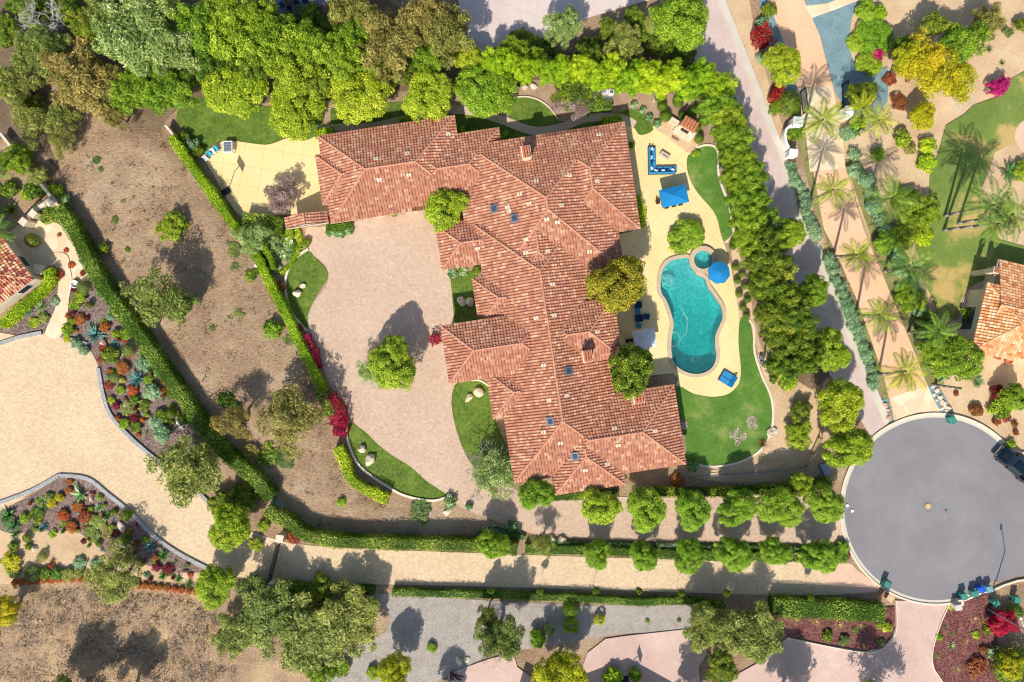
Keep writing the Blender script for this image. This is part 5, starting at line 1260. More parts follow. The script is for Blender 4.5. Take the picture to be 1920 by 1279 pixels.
# everything else: photo pixels
G4 = """
clumpy ficus 323 427 28 2.4 round
small ficus 511 617 20 1.6 -
small dark 197 465 12 1 -
small grass 182 300 9 .5 -
small grass 190 318 7 .4 -
small grass 232 377 9 .4 -
small grass 252 370 6 .3 -
small grass 218 412 9 .4 -
small dark 240 468 6 .4 -
small dark 470 518 12 .6 -
small grass 440 500 12 .4 -
sparse grass 445 595 18 .4 -
small dark 480 510 8 .4 -
small grass 400 615 8 .4 -
small grass 435 470 18 .4 -
sparse grass 540 640 12 .4 -
small hedgey 641 941 9 .9 -
small grass 535 860 20 .6 -
sparse grass 790 955 26 .5 -
sparse dark 500 855 26 .6 -
small dark 425 750 18 .8 -
small dark 442 765 14 .8 -
round street 1286 443 34 2.0 leafy
small white_flower 1189 197 8 .6 -
small white_flower 1206 207 8 .6 -
small white_flower 1217 220 8 .6 -
small white_flower 1231 232 9 .6 -
small lime 1305 288 9 .6 -
small ficus 1375 455 9 .6 -
small topiary 1184 272 7 .8 -
tuft bronze 1446 812 14 .9 -
tuft bronze 1430 832 17 .9 -
tuft bronze 988 153 11 .8 -
tuft bronze 973 158 9 .8 -
clumpy dark 1500 770 20 2.2 -
clumpy lime 1496 812 27 2.6 -
small dark 1449 712 9 1.2 -
sparse lime 1475 715 24 .6 -
small dead 1280 797 11 .3 -
sparse dead 1410 790 14 .2 -
sparse dead 1385 818 18 .2 -
small white_flower 1300 875 12 1.0 -
small orange 1270 902 12 .8 -
small rust 1268 892 8 .7 -
small white_flower 845 940 14 1.2 -
small white_flower 880 950 8 .8 -
small white_flower 960 985 12 .9 -
small white_flower 640 435 14 .6 -
small white_flower 620 434 11 .6 -
small white_flower 655 432 10 .6 -
small white_flower 848 513 10 .5 -
small ficus 740 402 6 .6 -
small white_flower 868 508 10 .5 -
small dark 893 506 9 .7 -
small red 616 411 6 .6 -
small rust 527 537 11 1 -
small rust 560 614 9 .8 -
small maroon 693 912 8 .7 -
round street 1625 22 22 2.0 -
round hedgey 1648 25 14 1.6 -
round street 1640 68 36 1.6 -
round street 1605 80 20 1.0 -
round street 1628 120 24 1.2 -
small magenta 1643 103 15 1.4 -
ball dark 1478 195 25 2.2 -
small topiary 1490 252 16 1.4 -
small dark 1440 20 16 1.6 -
small sage 1430 45 14 1.4 -
small sage 1428 110 12 1.4 -
clumpy ficus 1452 205 12 1.5 -
small street 1607 238 20 1.4 -
small sage 1588 250 17 1.4 -
small sage 1602 290 14 1.2 -
small ficus 1645 290 14 1.4 -
small ficus 1690 262 18 1.6 -
small olive 1690 252 14 1.3 -
small pepper 1705 278 13 .9 -
small hedgey 1738 275 17 1.6 -
small hedgey 1735 305 20 1.5 -
clumpy rust 1685 193 16 1.2 -
small rust 1668 150 14 .8 -
clumpy street 1660 455 26 2.0 -
clumpy ficus 1738 400 26 2.4 -
clumpy ficus 1712 415 32 2.6 -
clumpy dark 1700 380 28 2.4 -
clumpy ficus 1690 440 26 2.2 -
small hedgey 1730 445 20 1.2 -
clumpy ficus 1705 560 30 2 -
clumpy dark 1740 610 26 2 -
small ficus 1818 590 18 1.6 -
clumpy magenta 1869 164 19 2.4 magenta
clumpy crimson 1876 1166 27 2.6 crimson
ball topiary 1897 1248 40 3.0 big
ball topiary 1902 1145 14 1.6 -
small dark 1500 1150 0.1 .1 -
tuft straw 1490 1164 13 .8 -
tuft straw 1528 1166 14 .8 -
tuft straw 1572 1172 13 .8 -
tuft straw 1612 1174 12 .8 -
small grass 1602 1182 8 .4 -
small dark 1550 1192 12 .9 -
small grass 1583 1200 12 .8 -
fan palm 1663 1177 14 1.4 -
small lime 1648 1172 7 .5 -
small grass 1651 1204 9 .6 -
tuft straw 1825 1160 12 .7 -
tuft straw 1842 1168 13 .8 -
small lime 1829 1190 9 .5 -
tuft straw 1810 1204 10 .6 -
aloe aloe 1783 1211 12 .7 -
small lime 1761 1194 8 .5 -
small grass 1770 1175 5 .3 -
small grass 1787 1188 5 .3 -
small hedgey 1782 1138 6 .4 -
tuft straw 1793 1255 11 .6 -
small grass 1757 1229 6 .3 -
small rust 1842 1216 8 .8 -
sparse sage 1864 1222 16 1.4 -
sparse rust 1833 1250 22 1.2 -
small dark 1850 1180 12 1.0 -
small rust 1830 770 14 1.0 -
small ficus 1873 765 22 1.5 -
small rust 1868 790 9 .8 -
small rust 1886 784 9 .8 -
small rust 1902 795 7 .6 -
small rust 1904 811 6 .6 -
cycad blade 1832 716 14 .7 -
cycad blade 1893 325 24 1.2 -
clumpy ficus 1915 320 20 1.6 -
small rust 1792 738 6 .4 -
clumpy maroon 1870 735 16 1.5 -
small lime 1895 832 10 .9 -
tuft grass 1856 92 12 .9 -
tuft grass 1880 118 10 .8 -
sparse grass 1890 60 12 .7 -
clumpy dark 1915 48 14 2 -
cycad blade 1585 760 0.1 .1 -
fan palm 1068 1172 23 2.4 -
fan palm 1125 1163 15 2.0 -
ball topiary 1070 1140 17 2.0 -
round ficus 1008 1196 17 2.0 -
small silver 1030 1180 12 1.6 -
small lime 1214 1164 5 .3 -
small grass 1273 1163 4 .3 -
small lime 810 1213 11 .8 -
small ficus 640 1252 18 1.4 -
small lime 700 1260 14 1.0 -
clumpy ficus 600 1262 26 2.5 -
small ficus 1190 1265 14 1.4 -
small hedgey 1150 1268 20 1.8 -
small ficus 1120 205 5 .5 -
clumpy dark 1110 95 26 2.6 -
clumpy dark 1140 60 22 2.6 -
clumpy dark 1200 60 26 2.6 -
clumpy dark 1150 100 24 2.6 -
clumpy dark 985 85 30 2.0 -
clumpy dark 1020 100 26 2.0 -
clumpy dark 1235 85 26 2.8 -
clumpy dark 1280 105 26 2.0 -
clumpy dark 580 35 30 2.0 -
clumpy dark 540 42 20 1.6 -
clumpy dark 625 55 26 3.0 -
clumpy olive 760 140 22 2.5 -
small sage 1100 215 5 .3 -
small dark 352 235 0.1 .1 -
clumpy dark 345 258 12 1.4 -
clumpy white_flower 360 272 14 1.4 -
clumpy dark 372 285 12 1.2 -
clumpy silver 497 455 28 1.2 -
sparse white_flower 530 465 30 .8 -
small white_flower 515 500 14 .8 -
small ficus 540 440 14 .8 -
small topiary 555 465 10 .8 -
small dark 575 455 10 .9 -
clumpy dark 418 945 26 2.4 -
clumpy dark 460 930 28 2.6 -
clumpy ficus 480 1020 14 1.2 -
small rust 552 1005 16 1.2 -
small ficus 495 985 12 1.0 -
small dark 480 1095 20 1.6 -
clumpy dark 600 1108 34 2.2 -
clumpy dark 545 1112 30 2.4 -
small street 1578 1028 16 1.2 -
small rust 1585 1040 9 1.0 -
clumpy ficus 1470 790 0.1 .1 -
small dark 1380 225 12 1.4 -
small rust 1262 898 6 .6 -
clumpy dark 60 1120 0.1 .1 -
small pepper 470 850 20 1.2 -
clumpy dark 10 60 34 3 -
clumpy dark 60 15 40 3.5 -
clumpy dark 130 20 30 3.5 -
clumpy dark 60 200 26 2.4 -
clumpy ficus 40 300 26 3 -
clumpy olive 75 330 20 2.4 -
"""
for pr, lf, x, y, r_, h, ex in rows(G4):
    if float(r_) < 1: continue
    nm = {'agave': 'agave', 'aloe': 'aloe', 'tuft': 'grass_tuft', 'cycad': 'cycad', 'fan': 'fan_palm', 'ball': 'topiary_ball'}.get(pr, 'shrub')
    lk = LK[lf] if pr != 'ball' else 'clipped round green bush'
    if lf == 'grass' and pr in ('small', 'sparse'): nm = 'weed_clump'
    shrub(float(x), float(y), float(r_), float(h), pr, lf, name=nm, look={'round':'large round ','leafy':'large leafy ','big':'very large '}.get(ex, '') + lk, cat=nm.replace('_', ' '))
# ------------------------------------------------------------------ ground cover nobody could count
def scatter(name, poly, dens, size, leaf, label, zr=(0.05, 0.3), seed=1, clump=0.6):
    r = np.random.default_rng(seed); xs = [p[0] for p in poly]; ys = [p[1] for p in poly]
    n = int((max(xs)-min(xs))*(max(ys)-min(ys))/PXM**2*dens); X = r.uniform(min(xs), max(xs), n); Y = r.uniform(min(ys), max(ys), n)
    k = pip(X, Y, poly); X, Y = X[k], Y[k]
    keep = np.array([noise.noise((x*0.025, y*0.025, seed)) + 0.5*noise.noise((x*0.1, y*0.1, seed)) > (clump-0.5) for x, y in zip(X, Y)]); X, Y = X[keep], Y[keep]
    C = []; T = []
    for x, y in zip(X, Y):
        p = W(x, y); m = r.integers(5, 12); t0 = r.uniform(0, 0.6); rr = r.uniform(0.1, 0.4)
        C.append(np.stack([p.x + r.normal(0, rr, m), p.y + r.normal(0, rr, m), r.uniform(*zr, m)], 1)); T.append(np.clip(t0 + r.uniform(0, 0.4, m), 0, 1))
    C = np.concatenate(C); T = np.concatenate(T)
    me = cards(C, np.tile([0, 0, 1.0], (len(C), 1)), size, T, name, 1.6, seed, 0.8)
    o = link(name, me, LM[leaf]); tag(o, label, 'ground cover', kind='stuff'); return o
scatter('dark_scrub', FIELD, 7.0, 0.08, 'scrub', 'low dark brown scrub scattered over the lower left hillside', (0.1, 0.45), 17, 0.42)
scatter('hill_scrub', LOT, 1.6, 0.07, 'scrub', 'low dark stubble on the bare brown hillside', (0.15, 0.55), 18, 0.6)
scatter('dry_weeds', FIELD, 6.0, 0.07, 'dead', 'greyish dry weeds and faded flowers over the lower left hillside', (0.2, 0.6), 3, 0.45)
scatter('straw_weeds', FIELD, 3.0, 0.06, 'straw', 'straw coloured dry grass over the lower left hillside', (0.2, 0.55), 5, 0.5)
scatter('green_weeds', LOT, 0.35, 0.10, 'grass', 'small green weeds on the bare brown hillside', (0.2, 0.6), 8, 0.75)
scatter('dry_stalks', LOT, 0.5, 0.07, 'rust', 'thin dry brown stalks and twigs on the bare hillside', (0.15, 0.6), 9, 0.7)
scatter('verge_weeds', [(1480,200),(1500,200),(1560,420),(1680,780),(1660,780),(1540,460)], 2, 0.07, 'grass', 'short weeds in the left verge of the peach drive', (0.08, 0.2), 12, 0.5)
# ------------------------------------------------------------------ pool side furniture
def frame(px, py, deg, z=0.0):   # local frame at a photo pixel, x axis turned deg clockwise in the photo
    return Matrix.Translation(W(px, py, z)) @ Matrix.Rotation(R(-deg), 4, 'Z')
def thing(name, px, py, deg, label, cat, group=None, z=0.0):
    o = empty(name, W(px, py, z), R(-deg)); tag(o, label, cat, group); return o
Z0 = 0.05
# sectional sofa
q4 = lambda x, y: (1150 + x/5.328, 180 + y/5.328)
x, y = q4(345, 790); so = thing('sectional_sofa', x, y, -1, 'L-shaped outdoor sofa with bright blue cushions left of the small fire table', 'sofa', z=Z0)
MB().box((0.5, 1.85, 0.17), (1.0, 3.7, 0.3)).box((2.32, 0.5, 0.17), (2.6, 1.0, 0.3)).build('base', M['darkwood'], so)
for k in range(3): MB().rbox((0.58, 1.35+0.9*k, 0.4), (0.82, 0.86, 0.2), 0.07).build('seat_cushion', M['cushblue'], so)
for k in range(4): MB().rbox((0.62+0.9*k, 0.58, 0.4), (0.86, 0.82, 0.2), 0.07).build('seat_cushion', M['cushblue'], so)
for k in range(4): MB().rbox((0.12, 0.45+0.9*k, 0.6), (0.22, 0.88, 0.45), 0.07).build('back_cushion', M['cushblue'], so)
for k in range(4): MB().rbox((0.62+0.86*k, 0.12, 0.6), (0.84, 0.22, 0.45), 0.07).build('back_cushion', M['cushblue'], so)
for i, (cx, cy, rz, mt, nm) in enumerate([(0.5,3.3,20,'cushwhite','white'),(0.38,2.2,-10,'cushwhite','white'),(0.4,0.75,30,'cushwhite','white'),(0.95,0.42,70,'cushwhite','white'),(1.9,0.42,85,'cushwhite','white'),(3.2,0.5,60,'cushwhite','white'),(0.36,2.75,0,'cushdark','dark'),(0.38,1.5,10,'cushdark','dark'),(1.45,0.4,90,'cushdark','dark'),(2.4,0.4,95,'cushdark','dark')]):
    p = so.matrix_basis @ Vector((cx, cy, 0.62)); o = MB().rbox((0, 0, 0), (0.16, 0.46, 0.42), 0.07).build('throw_pillow', M[mt]); o.location = p; o.rotation_euler = (0, R(20), R(rz))
    px_, py_ = p.x*PXM+CX, CY-p.y*PXM
    tag(o, ['white pillow at the upper end of the long sofa arm','white pillow at the middle of the long sofa arm','white pillow left in the sofa corner','white pillow right beside the sofa corner','white pillow midway along the short sofa arm','large white pillow at the right end of the sofa','dark blue pillow between the two upper white pillows of the sofa','dark blue pillow on the long arm nearest the sofa corner','dark blue pillow on the short arm nearest the sofa corner','dark blue pillow right of the middle of the short sofa arm'][i], 'pillow', 'pillows on the sofa')
x, y = q4(508, 605); t = thing('fire_table', x, y, 32, 'small rectangular pale stone fire table between sofa and fireplace', 'table', z=Z0)
MB().rbox((0, 0, 0.46), (1.35, 0.7, 0.1), 0.03).build('table_top', M['walk'], t); MB().box((0, 0, 0.2), (1.1, 0.5, 0.42)).build('base', M['stone'], t)
MB().box((0, 0, 0.515), (0.8, 0.16, 0.02)).build('burner_slot', M['grey'], t)
def chair(px, py, deg, label, mat='cushblue', group=None, w_=0.6, name='patio_chair', z=Z0):
    c = thing(name, px, py, deg, label, 'chair', group, z)
    MB().rbox((0, 0, 0.42), (w_, w_, 0.12), 0.04).build('seat', M[mat], c); MB().rbox((0, w_/2, 0.68), (w_, 0.1, 0.5), 0.04).build('backrest', M[mat], c)
    for sx in (-1, 1):
        for sy in (-1, 1): MB().cyl((sx*w_*0.44, sy*w_*0.44, 0), (sx*w_*0.42, sy*w_*0.42, 0.38), 0.025).build('leg', M['darkwood'], c)
        MB().box((sx*w_*0.5, 0, 0.6), (0.05, w_*0.9, 0.05)).build('armrest', M['darkwood'], c)
    return c
def umbrella(px, py, ht, outline, mat, label, name='patio_umbrella', pole=True, apex=0.45):
    u = thing(name, px, py, 0, label, 'umbrella', z=Z0)
    n = len(outline); c = Vector((0, 0, ht)); vs = []; fs = []
    for k in range(n):
        a, b = outline[k], outline[(k+1) % n]
        for t in (0, 0.5): vs.append((a[0]+(b[0]-a[0])*t, a[1]+(b[1]-a[1])*t, ht-apex+(0.05 if t else 0)))
    m = len(vs); mid = [(v[0]*0.5, v[1]*0.5, ht-apex*0.44) for v in vs]
    allv = vs + mid + [(0, 0, ht)] + [(v[0], v[1], v[2]-0.15) for v in vs]
    for i in range(m): fs += [(i, (i+1) % m, m+(i+1) % m, m+i), (m+i, m+(i+1) % m, 2*m), (i, 2*m+1+i, 2*m+1+(i+1) % m, (i+1) % m)]
    o = MB().add(allv, fs).build('canopy', M[mat], u)
    MB().cyl((0, 0, 0), (0, 0, ht+0.08), 0.03).build('pole', M['grey'], u); MB().rbox((0, 0, 0.06), (0.7, 0.7, 0.12), 0.05).build('base', M['grey'], u)
    for k in range(n): MB().cyl((0, 0, ht-0.12), (outline[k][0]*0.96, outline[k][1]*0.96, ht-apex-0.04), 0.014, n=5).build('rib', M['grey'], u)
    return u
def rectpts(w_, d, deg): 
    a = R(-deg); return [(x*math.cos(a)-y*math.sin(a), x*math.sin(a)+y*math.cos(a)) for x, y in ((-w_/2,-d/2),(w_/2,-d/2),(w_/2,d/2),(-w_/2,d/2))]
p = W(*q4(612, 995), 2.6); ux, uy = p.x*PXM+CX, CY-p.y*PXM
umbrella(ux, uy, 2.7, rectpts(3.55, 2.35, -13), 'fabricblue', 'bright blue rectangular umbrella over the dining table below the sofa')
t = thing('dining_table', ux, uy, -13, 'long wooden dining table under the blue rectangular umbrella', 'table', z=Z0)
MB().box((0, 0, 0.72), (2.9, 1.1, 0.06)).build('table_top', M['wood'], t)
for sx in (-1, 1):
    for sy in (-1, 1): MB().box((sx*1.3, sy*0.45, 0.345), (0.08, 0.08, 0.69)).build('leg', M['darkwood'], t)
Tm = frame(ux, uy, -13, Z0)
for i, (cx, cy, dg) in enumerate([(-1.75,0.0,90),(1.75,0.0,-90),(-0.8,0.85,180),(0.2,0.85,180),(1.1,0.85,180),(-0.8,-0.85,0),(0.2,-0.85,0),(1.1,-0.85,0)]):
    v = Tm @ Vector((cx, cy, 0)); chair(v.x*PXM+CX, CY-v.y*PXM, -13+dg+180, ['dark dining chair at the left end of the umbrella table','dark dining chair at the right end of the umbrella table','upper left chair of the umbrella table','upper middle chair of the umbrella table','upper right chair of the umbrella table','lower left chair of the umbrella table','lower middle chair of the umbrella table','lower right chair of the umbrella table'][i], 'darkwood', 'dining chairs under the blue umbrella', 0.5, 'dining_chair')
p = W(*c7([(1218,330)])[0], 2.5); ux, uy = p.x*PXM+CX, CY-p.y*PXM
umbrella(ux, uy, 2.6, [(1.5*math.cos(R(22.5+45*k+8)), 1.5*math.sin(R(22.5+45*k+8))) for k in range(8)], 'fabricblue', 'bright blue octagonal umbrella right of the round spa')
p = W(*c7([(803,700)])[0], 2.5); ux, uy = p.x*PXM+CX, CY-p.y*PXM
umbrella(ux, uy, 2.6, rectpts(2.9, 2.5, -11), 'canvaswhite', 'pale square umbrella in the house shade left of the pool')
t = thing('dark_grill', *c7([(712,712)])[0], -8, 'black covered grill left of the pale square umbrella', 'grill', z=Z0)
MB().rbox((0, 0, 0.55), (1.1, 0.6, 0.5), 0.12).build('lid', M['black'], t); MB().box((0, 0, 0.2), (0.9, 0.5, 0.35)).build('cart', M['black'], t); MB().box((0.75, 0, 0.55), (0.4, 0.5, 0.05)).build('side_shelf', M['grey'], t)
for i, (x, y, mt, s, lb) in enumerate([(757,512,'cushdark',0.85,'deep blue lounge chair half hidden by the big round tree'),(758,545,'cushblue',0.65,'faded blue footstool between two lounge chairs in the shade'),(762,585,'cushdark',0.95,'large deep blue lounge chair in the house shade'),(808,577,'cushdark',0.75,'square deep blue ottoman right of the large lounge chair'),(765,628,'cushblue',0.65,'pale blue footstool above the square white umbrella')]):
    px_, py_ = c7([(x, y)])[0]
    if 'chair' in lb and 'footstool' not in lb and 'ottoman' not in lb: chair(px_, py_, 85, lb, mt, None, s, 'lounge_chair')
    else:
        t = thing('footstool', px_, py_, 5, lb, 'footstool', z=Z0); MB().rbox((0, 0, 0.36), (s, s, 0.16), 0.05).build('cushion', M[mt], t); MB().box((0, 0, 0.14), (s*0.9, s*0.9, 0.26)).build('base', M['darkwood'], t)
t = thing('double_lounger', 1362.5, 709.5, 31, 'blue double sun lounger at the lower right end of the pool deck', 'sun lounger', z=Z0)
MB().box((0, 0, 0.2), (2.0, 1.6, 0.08)).build('frame', M['darkwood'], t); MB().rbox((-0.25, 0.41, 0.3), (1.35, 0.76, 0.12), 0.04).rbox((-0.25, -0.41, 0.3), (1.35, 0.76, 0.12), 0.04).build('mattress', M['cushblue'], t)
for sy in (-1, 1): MB().rbox((0, 0, 0), (0.75, 0.76, 0.12), 0.04, M=Matrix.Translation((0.72, sy*0.41, 0.5)) @ Matrix.Rotation(R(-38), 4, 'Y')).build('backrest', M['fabricblue'], t)
for sx in (-1, 1):
    for sy in (-1, 1): MB().box((sx*0.9, sy*0.7, 0.08), (0.07, 0.07, 0.16)).build('leg', M['darkwood'], t)
# stone hearth and fireplace
sheet('hearth_terrace', [q4(*p) for p in [(490,245),(560,255),(650,300),(700,300),(760,360),(810,430),(835,490),(760,590),(600,470),(480,370),(420,345)]], 'hearth', False)
x, y = q4(720, 330); f = thing('outdoor_fireplace', x, y, 31, 'cream stone outdoor fireplace with a small red tile cap at the upper right patio corner', 'fireplace', z=0.1)
MB().box((0, -0.1, 1.15), (2.3, 0.9, 2.3), taper=0.8).build('chimney_breast', M['stone'], f)
MB().box((-1.9, -0.1, 0.3), (1.5, 0.7, 0.6)).build('side_wall', M['stone'], f); MB().box((1.75, -0.2, 0.3), (1.3, 0.7, 0.6)).build('side_wall', M['stone'], f)
MB().box((0, -0.9, 0.22), (2.6, 0.7, 0.44)).build('raised_hearth', M['stone'], f); MB().box((0, -0.5, 0.75), (1.1, 0.3, 0.7)).build('firebox', M['black'], f)
mb = MB()
for k in range(5):
    for j in range(2): mb.cyl((-0.84+0.42*k, 0.55-0.72*j, 2.42+0.0*j), (-0.84+0.42*k, -0.15-0.72*j, 2.38-0.03*j), 0.2, 0.17, 8)
mb.build('cap_tiles', M['terracotta'], f)
x, y = q4(620, 425); o = MB().box((0, 0, 0), (1.1, 0.28, 0.12)).build('stone_bench', M['wood']); o.location = W(x, y, 0.25); o.rotation_euler = (0, 0, R(-33)); tag(o, 'narrow dark slot bench on the stone hearth below the fireplace', 'bench')
# pool equipment
px_, py_ = Q(960, 100, 6.4, [(1050, 490)])[0]
sheet('equipment_pad', Q(960,100,6.4,[(890,405),(1210,425),(1215,580),(900,575)]), 'kerb', False)
for i, (x, y, kind, lb) in enumerate([(920,500,'box','white heater cabinet at the left of the pool equipment'),(1000,500,'pump','grey pool pump second from the left on the equipment pad'),(1030,535,'pump','small grey pool pump in the middle of the equipment pad'),(1060,505,'pump','grey pump beside the round white filter tank'),(1118,470,'tank','large round white filter tank on the pool equipment pad'),(1185,490,'box','white control cabinet at the right of the pool equipment')]):
    a, b = Q(960, 100, 6.4, [(x, y)])[0]; t = thing('pool_equipment' if kind != 'tank' else 'filter_tank', a, b, 5, lb, 'pool equipment', 'pool equipment')
    if kind == 'box': MB().rbox((0, 0, 0.45), (0.62, 0.7, 0.8), 0.05).build('cabinet', M['white'], t); MB().box((0, 0, 0.87), (0.4, 0.4, 0.04)).build('grille', M['grey'], t)
    elif kind == 'tank': MB().lathe([(0.05,1.1),(0.3,1.02),(0.38,0.85),(0.38,0.1),(0.3,0.05),(0,0.05)], n=18).build('tank', M['white'], t, True); MB().cyl((0,0,1.05),(0,0,1.25),0.06).build('valve', M['black'], t)
    else: MB().cyl((0,-0.25,0.3),(0,0.2,0.3),0.13,n=12).build('motor', M['black'], t); MB().cyl((0,0.2,0.1),(0,0.2,0.55),0.14,n=12).build('strainer', M['grey'], t); MB().cyl((0,0.2,0.5),(-0.4,0.6,0.5),0.035).build('pipe', M['white'], t)
# ------------------------------------------------------------------ basketball patio
def hoop(px, py, deg, label):
    t = thing('basketball_hoop', px, py, deg, label, 'basketball hoop', z=Z0)
    MB().rbox((0, -0.2, 0.18), (0.75, 1.1, 0.34), 0.1).build('base', M['black'], t)
    MB().tube([(0,0.1,0.2),(0,0.25,2.6),(0,0.9,3.15)], 0.055, 8).build('pole', M['black'], t)
    bd = MB().box((0, 0.98, 3.35), (1.5, 0.05, 0.95)).build('backboard', M['glass'], t)
    fr = MB()
    for a, b in (((-.76,0.98,2.86),(.76,0.98,2.86)),((-.76,0.98,3.84),(.76,0.98,3.84)),((-.76,0.98,2.86),(-.76,0.98,3.84)),((.76,0.98,2.86),(.76,0.98,3.84))): fr.cyl(a, b, 0.03)
    fr.build('frame', M['black'], bd)
    MB().tube([(0.23*math.cos(k*0.524), 1.26+0.23*math.sin(k*0.524), 3.05) for k in range(13)], 0.015, 5).build('rim', M['terracotta'], t)
    nt_ = MB()
    for k in range(12): nt_.cyl((0.22*math.cos(k*0.524), 1.26+0.22*math.sin(k*0.524), 3.04), (0.13*math.cos(k*0.524+.4), 1.26+0.13*math.sin(k*0.524+.4), 2.65), 0.008, n=4)
    nt_.build('net', M['white'], t); return t
hoop(427, 358, 60, 'portable basketball hoop at the lower left edge of the yellow patio')
hoop(1173, 1272, 75, 'portable basketball hoop on the pink concrete at the bottom edge')
t = thing('foosball_table', 432, 279, -2, 'white game table with players rods near the top of the yellow patio', 'game table', z=Z0)
MB().box((0, 0, 0.8), (1.25, 1.55, 0.2)).build('cabinet', M['white'], t); MB().box((0, 0, 0.91), (0.95, 1.25, 0.03)).build('playfield', M['grey'], t)
for k in range(6): MB().cyl((-0.85, -0.5+0.2*k, 0.95), (0.85, -0.5+0.2*k, 0.95), 0.015).build('rod', M['chrome'], t)
for sx in (-1, 1):
    for sy in (-1, 1): MB().box((sx*0.55, sy*0.65, 0.35), (0.1, 0.1, 0.7)).build('leg', M['white'], t)
for i, (x, y, mt, dg, lb) in enumerate([(389,299,'cushwhite',-45,'white beach chair, lowest of the four at the curved patio edge'),(396,291,'cyan',-40,'pale turquoise beach chair next to the white one'),(403,286,'cushwhite',-35,'white and turquoise beach chair, second from the top'),(409,282,'cyan',-30,'bright turquoise beach chair nearest the white game table')]):
    chair(x, y, dg, lb, mt, 'beach chairs at the patio edge', 0.55, 'beach_chair')
# ------------------------------------------------------------------ vehicles
t = thing('pickup_truck', 1895.5, 871, 42, 'dark teal pickup truck parked at the upper right kerb of the cul-de-sac', 'pickup truck', z=0.25)
hull = MB()
def section(mb, prof, hw0, hw1, mat, name, parent):   # prof: (x,z) outline, extruded across y with the top narrowed
    zs = [p[1] for p in prof]; z0, z1 = min(zs), max(zs); n = len(prof)
    vs = [(x, s*(hw0+(hw1-hw0)*(z-z0)/(z1-z0)), z) for s in (-1, 1) for x, z in prof]
    tri = tessellate_polygon([[Vector((x, z, 0)) for x, z in prof]])
    mb.add(vs, [(i, (i+1) % n, n+(i+1) % n, n+i) for i in range(n)] + [tuple(q) for q in tri] + [tuple(i+n for i in reversed(q)) for q in tri])
    o = mb.build(name, M[mat], parent); bv = o.modifiers.new('b', 'BEVEL'); bv.width = 0.05; bv.segments = 3; bv.limit_method = 'ANGLE'; return o
section(MB(), [(-2.85,0.45),(-2.9,0.75),(-2.78,1.02),(-2.5,1.1),(-1.35,1.18),(-1.3,1.12),(1.1,1.12),(1.1,0.45)], 0.96, 0.9, 'truck', 'body', t)
section(MB(), [(-1.45,1.1),(-0.75,1.78),(0.75,1.8),(1.05,1.15)], 0.88, 0.68, 'glass', 'windows', t)
MB().rbox((0.02, 0, 1.81), (1.55, 1.3, 0.1), 0.05).build('cab_roof', M['truck'], t)
rb = MB()
for k in range(5): rb.rbox((0.05, -0.4+0.2*k, 1.87), (1.1, 0.05, 0.03), 0.01)
rb.build('roof_ribs', M['truck'], t)
MB().box((-2.0, 0, 1.17), (0.8, 0.7, 0.03)).box((-2.0, 0, 1.19), (0.6, 0.5, 0.02)).build('hood_scoop', M['black'], t)
bed = MB()
for s in (-1, 1): bed.rbox((1.95, s*0.9, 0.82), (1.75, 0.1, 0.7), 0.03)
bed.rbox((2.82, 0, 0.82), (0.09, 1.85, 0.7), 0.03).build('bed_sides', M['truck'], t); MB().box((1.95, 0, 0.62), (1.68, 1.7, 0.3)).build('bed_liner', M['black'], t)
for sx in (-1.85, 1.85):
    for s in (-1, 1):
        w_ = MB().cyl((sx, s*0.98, 0.4), (sx, s*0.72, 0.4), 0.4, n=20).build('wheel', M['rubber'], t); MB().cyl((sx, s*0.99, 0.4), (sx, s*0.9, 0.4), 0.24, n=14).build('rim', M['chrome'], w_)
for s in (-1, 1):
    MB().rbox((-2.8, s*0.7, 0.85), (0.15, 0.35, 0.2), 0.04).build('headlight', M['chrome'], t); MB().rbox((-1.0, s*1.1, 1.2), (0.18, 0.28, 0.2), 0.05).build('mirror', M['black'], t)
MB().rbox((-2.92, 0, 0.6), (0.12, 1.8, 0.25), 0.04).build('bumper', M['chrome'], t)
# ------------------------------------------------------------------ bins, boxes, pillars at the kerb
q6 = lambda x, y: (1600 + x/5.585, 1050 + y/5.585)
def bin_(px, py, deg, mat, label, s=1.0):
    p = W(px, py, 1.0); px, py = p.x*PXM+CX, CY-p.y*PXM
    t = thing('wheelie_bin', px, py, deg, label, 'wheelie bin', 'bins along the kerb', 0.2)
    MB().box((0, 0, 0.5), (0.6*s, 0.66*s, 0.95), taper=1.18).build('body', M[mat], t)
    MB().rbox((0, 0.02, 1.01), (0.76*s, 0.82*s, 0.1), 0.05, dome=0.03).build('lid', M[mat], t)
    MB().cyl((-0.3*s, -0.42*s, 0.96), (0.3*s, -0.42*s, 0.96), 0.03).build('handle', M['rubber'], t)
    for sx in (-1, 1): MB().cyl((sx*0.32, -0.28, 0.12), (sx*0.26, -0.28, 0.12), 0.13, n=12).build('wheel', M['rubber'], t)
for x, y, dg, mt, lb in [(355,258,25,'bin_green','green wheelie bin alone at the lower left kerb above the brick pillar'),(1165,385,-15,'bin_green','green wheelie bin nearest the pink driveway in the kerb row'),(1278,358,-15,'bin_green','green wheelie bin left of the blue one'),(1352,312,-28,'bin_blue','bright blue wheelie bin in the kerb row'),(1432,308,-15,'bin_grey','grey-blue wheelie bin at the right end of the kerb row'),(1722,420,0,'bin_green','green wheelie bin in the shade at the right edge'),(1500,455,-30,'bin_green','dark green bin lying in shade above the crimson bush')]:
    bin_(*q6(x, y), dg, mt, lb)
bin_(1786.5, 787.5, -20, 'bin_green', 'green wheelie bin alone at the top kerb below the white rocks', 1.1)
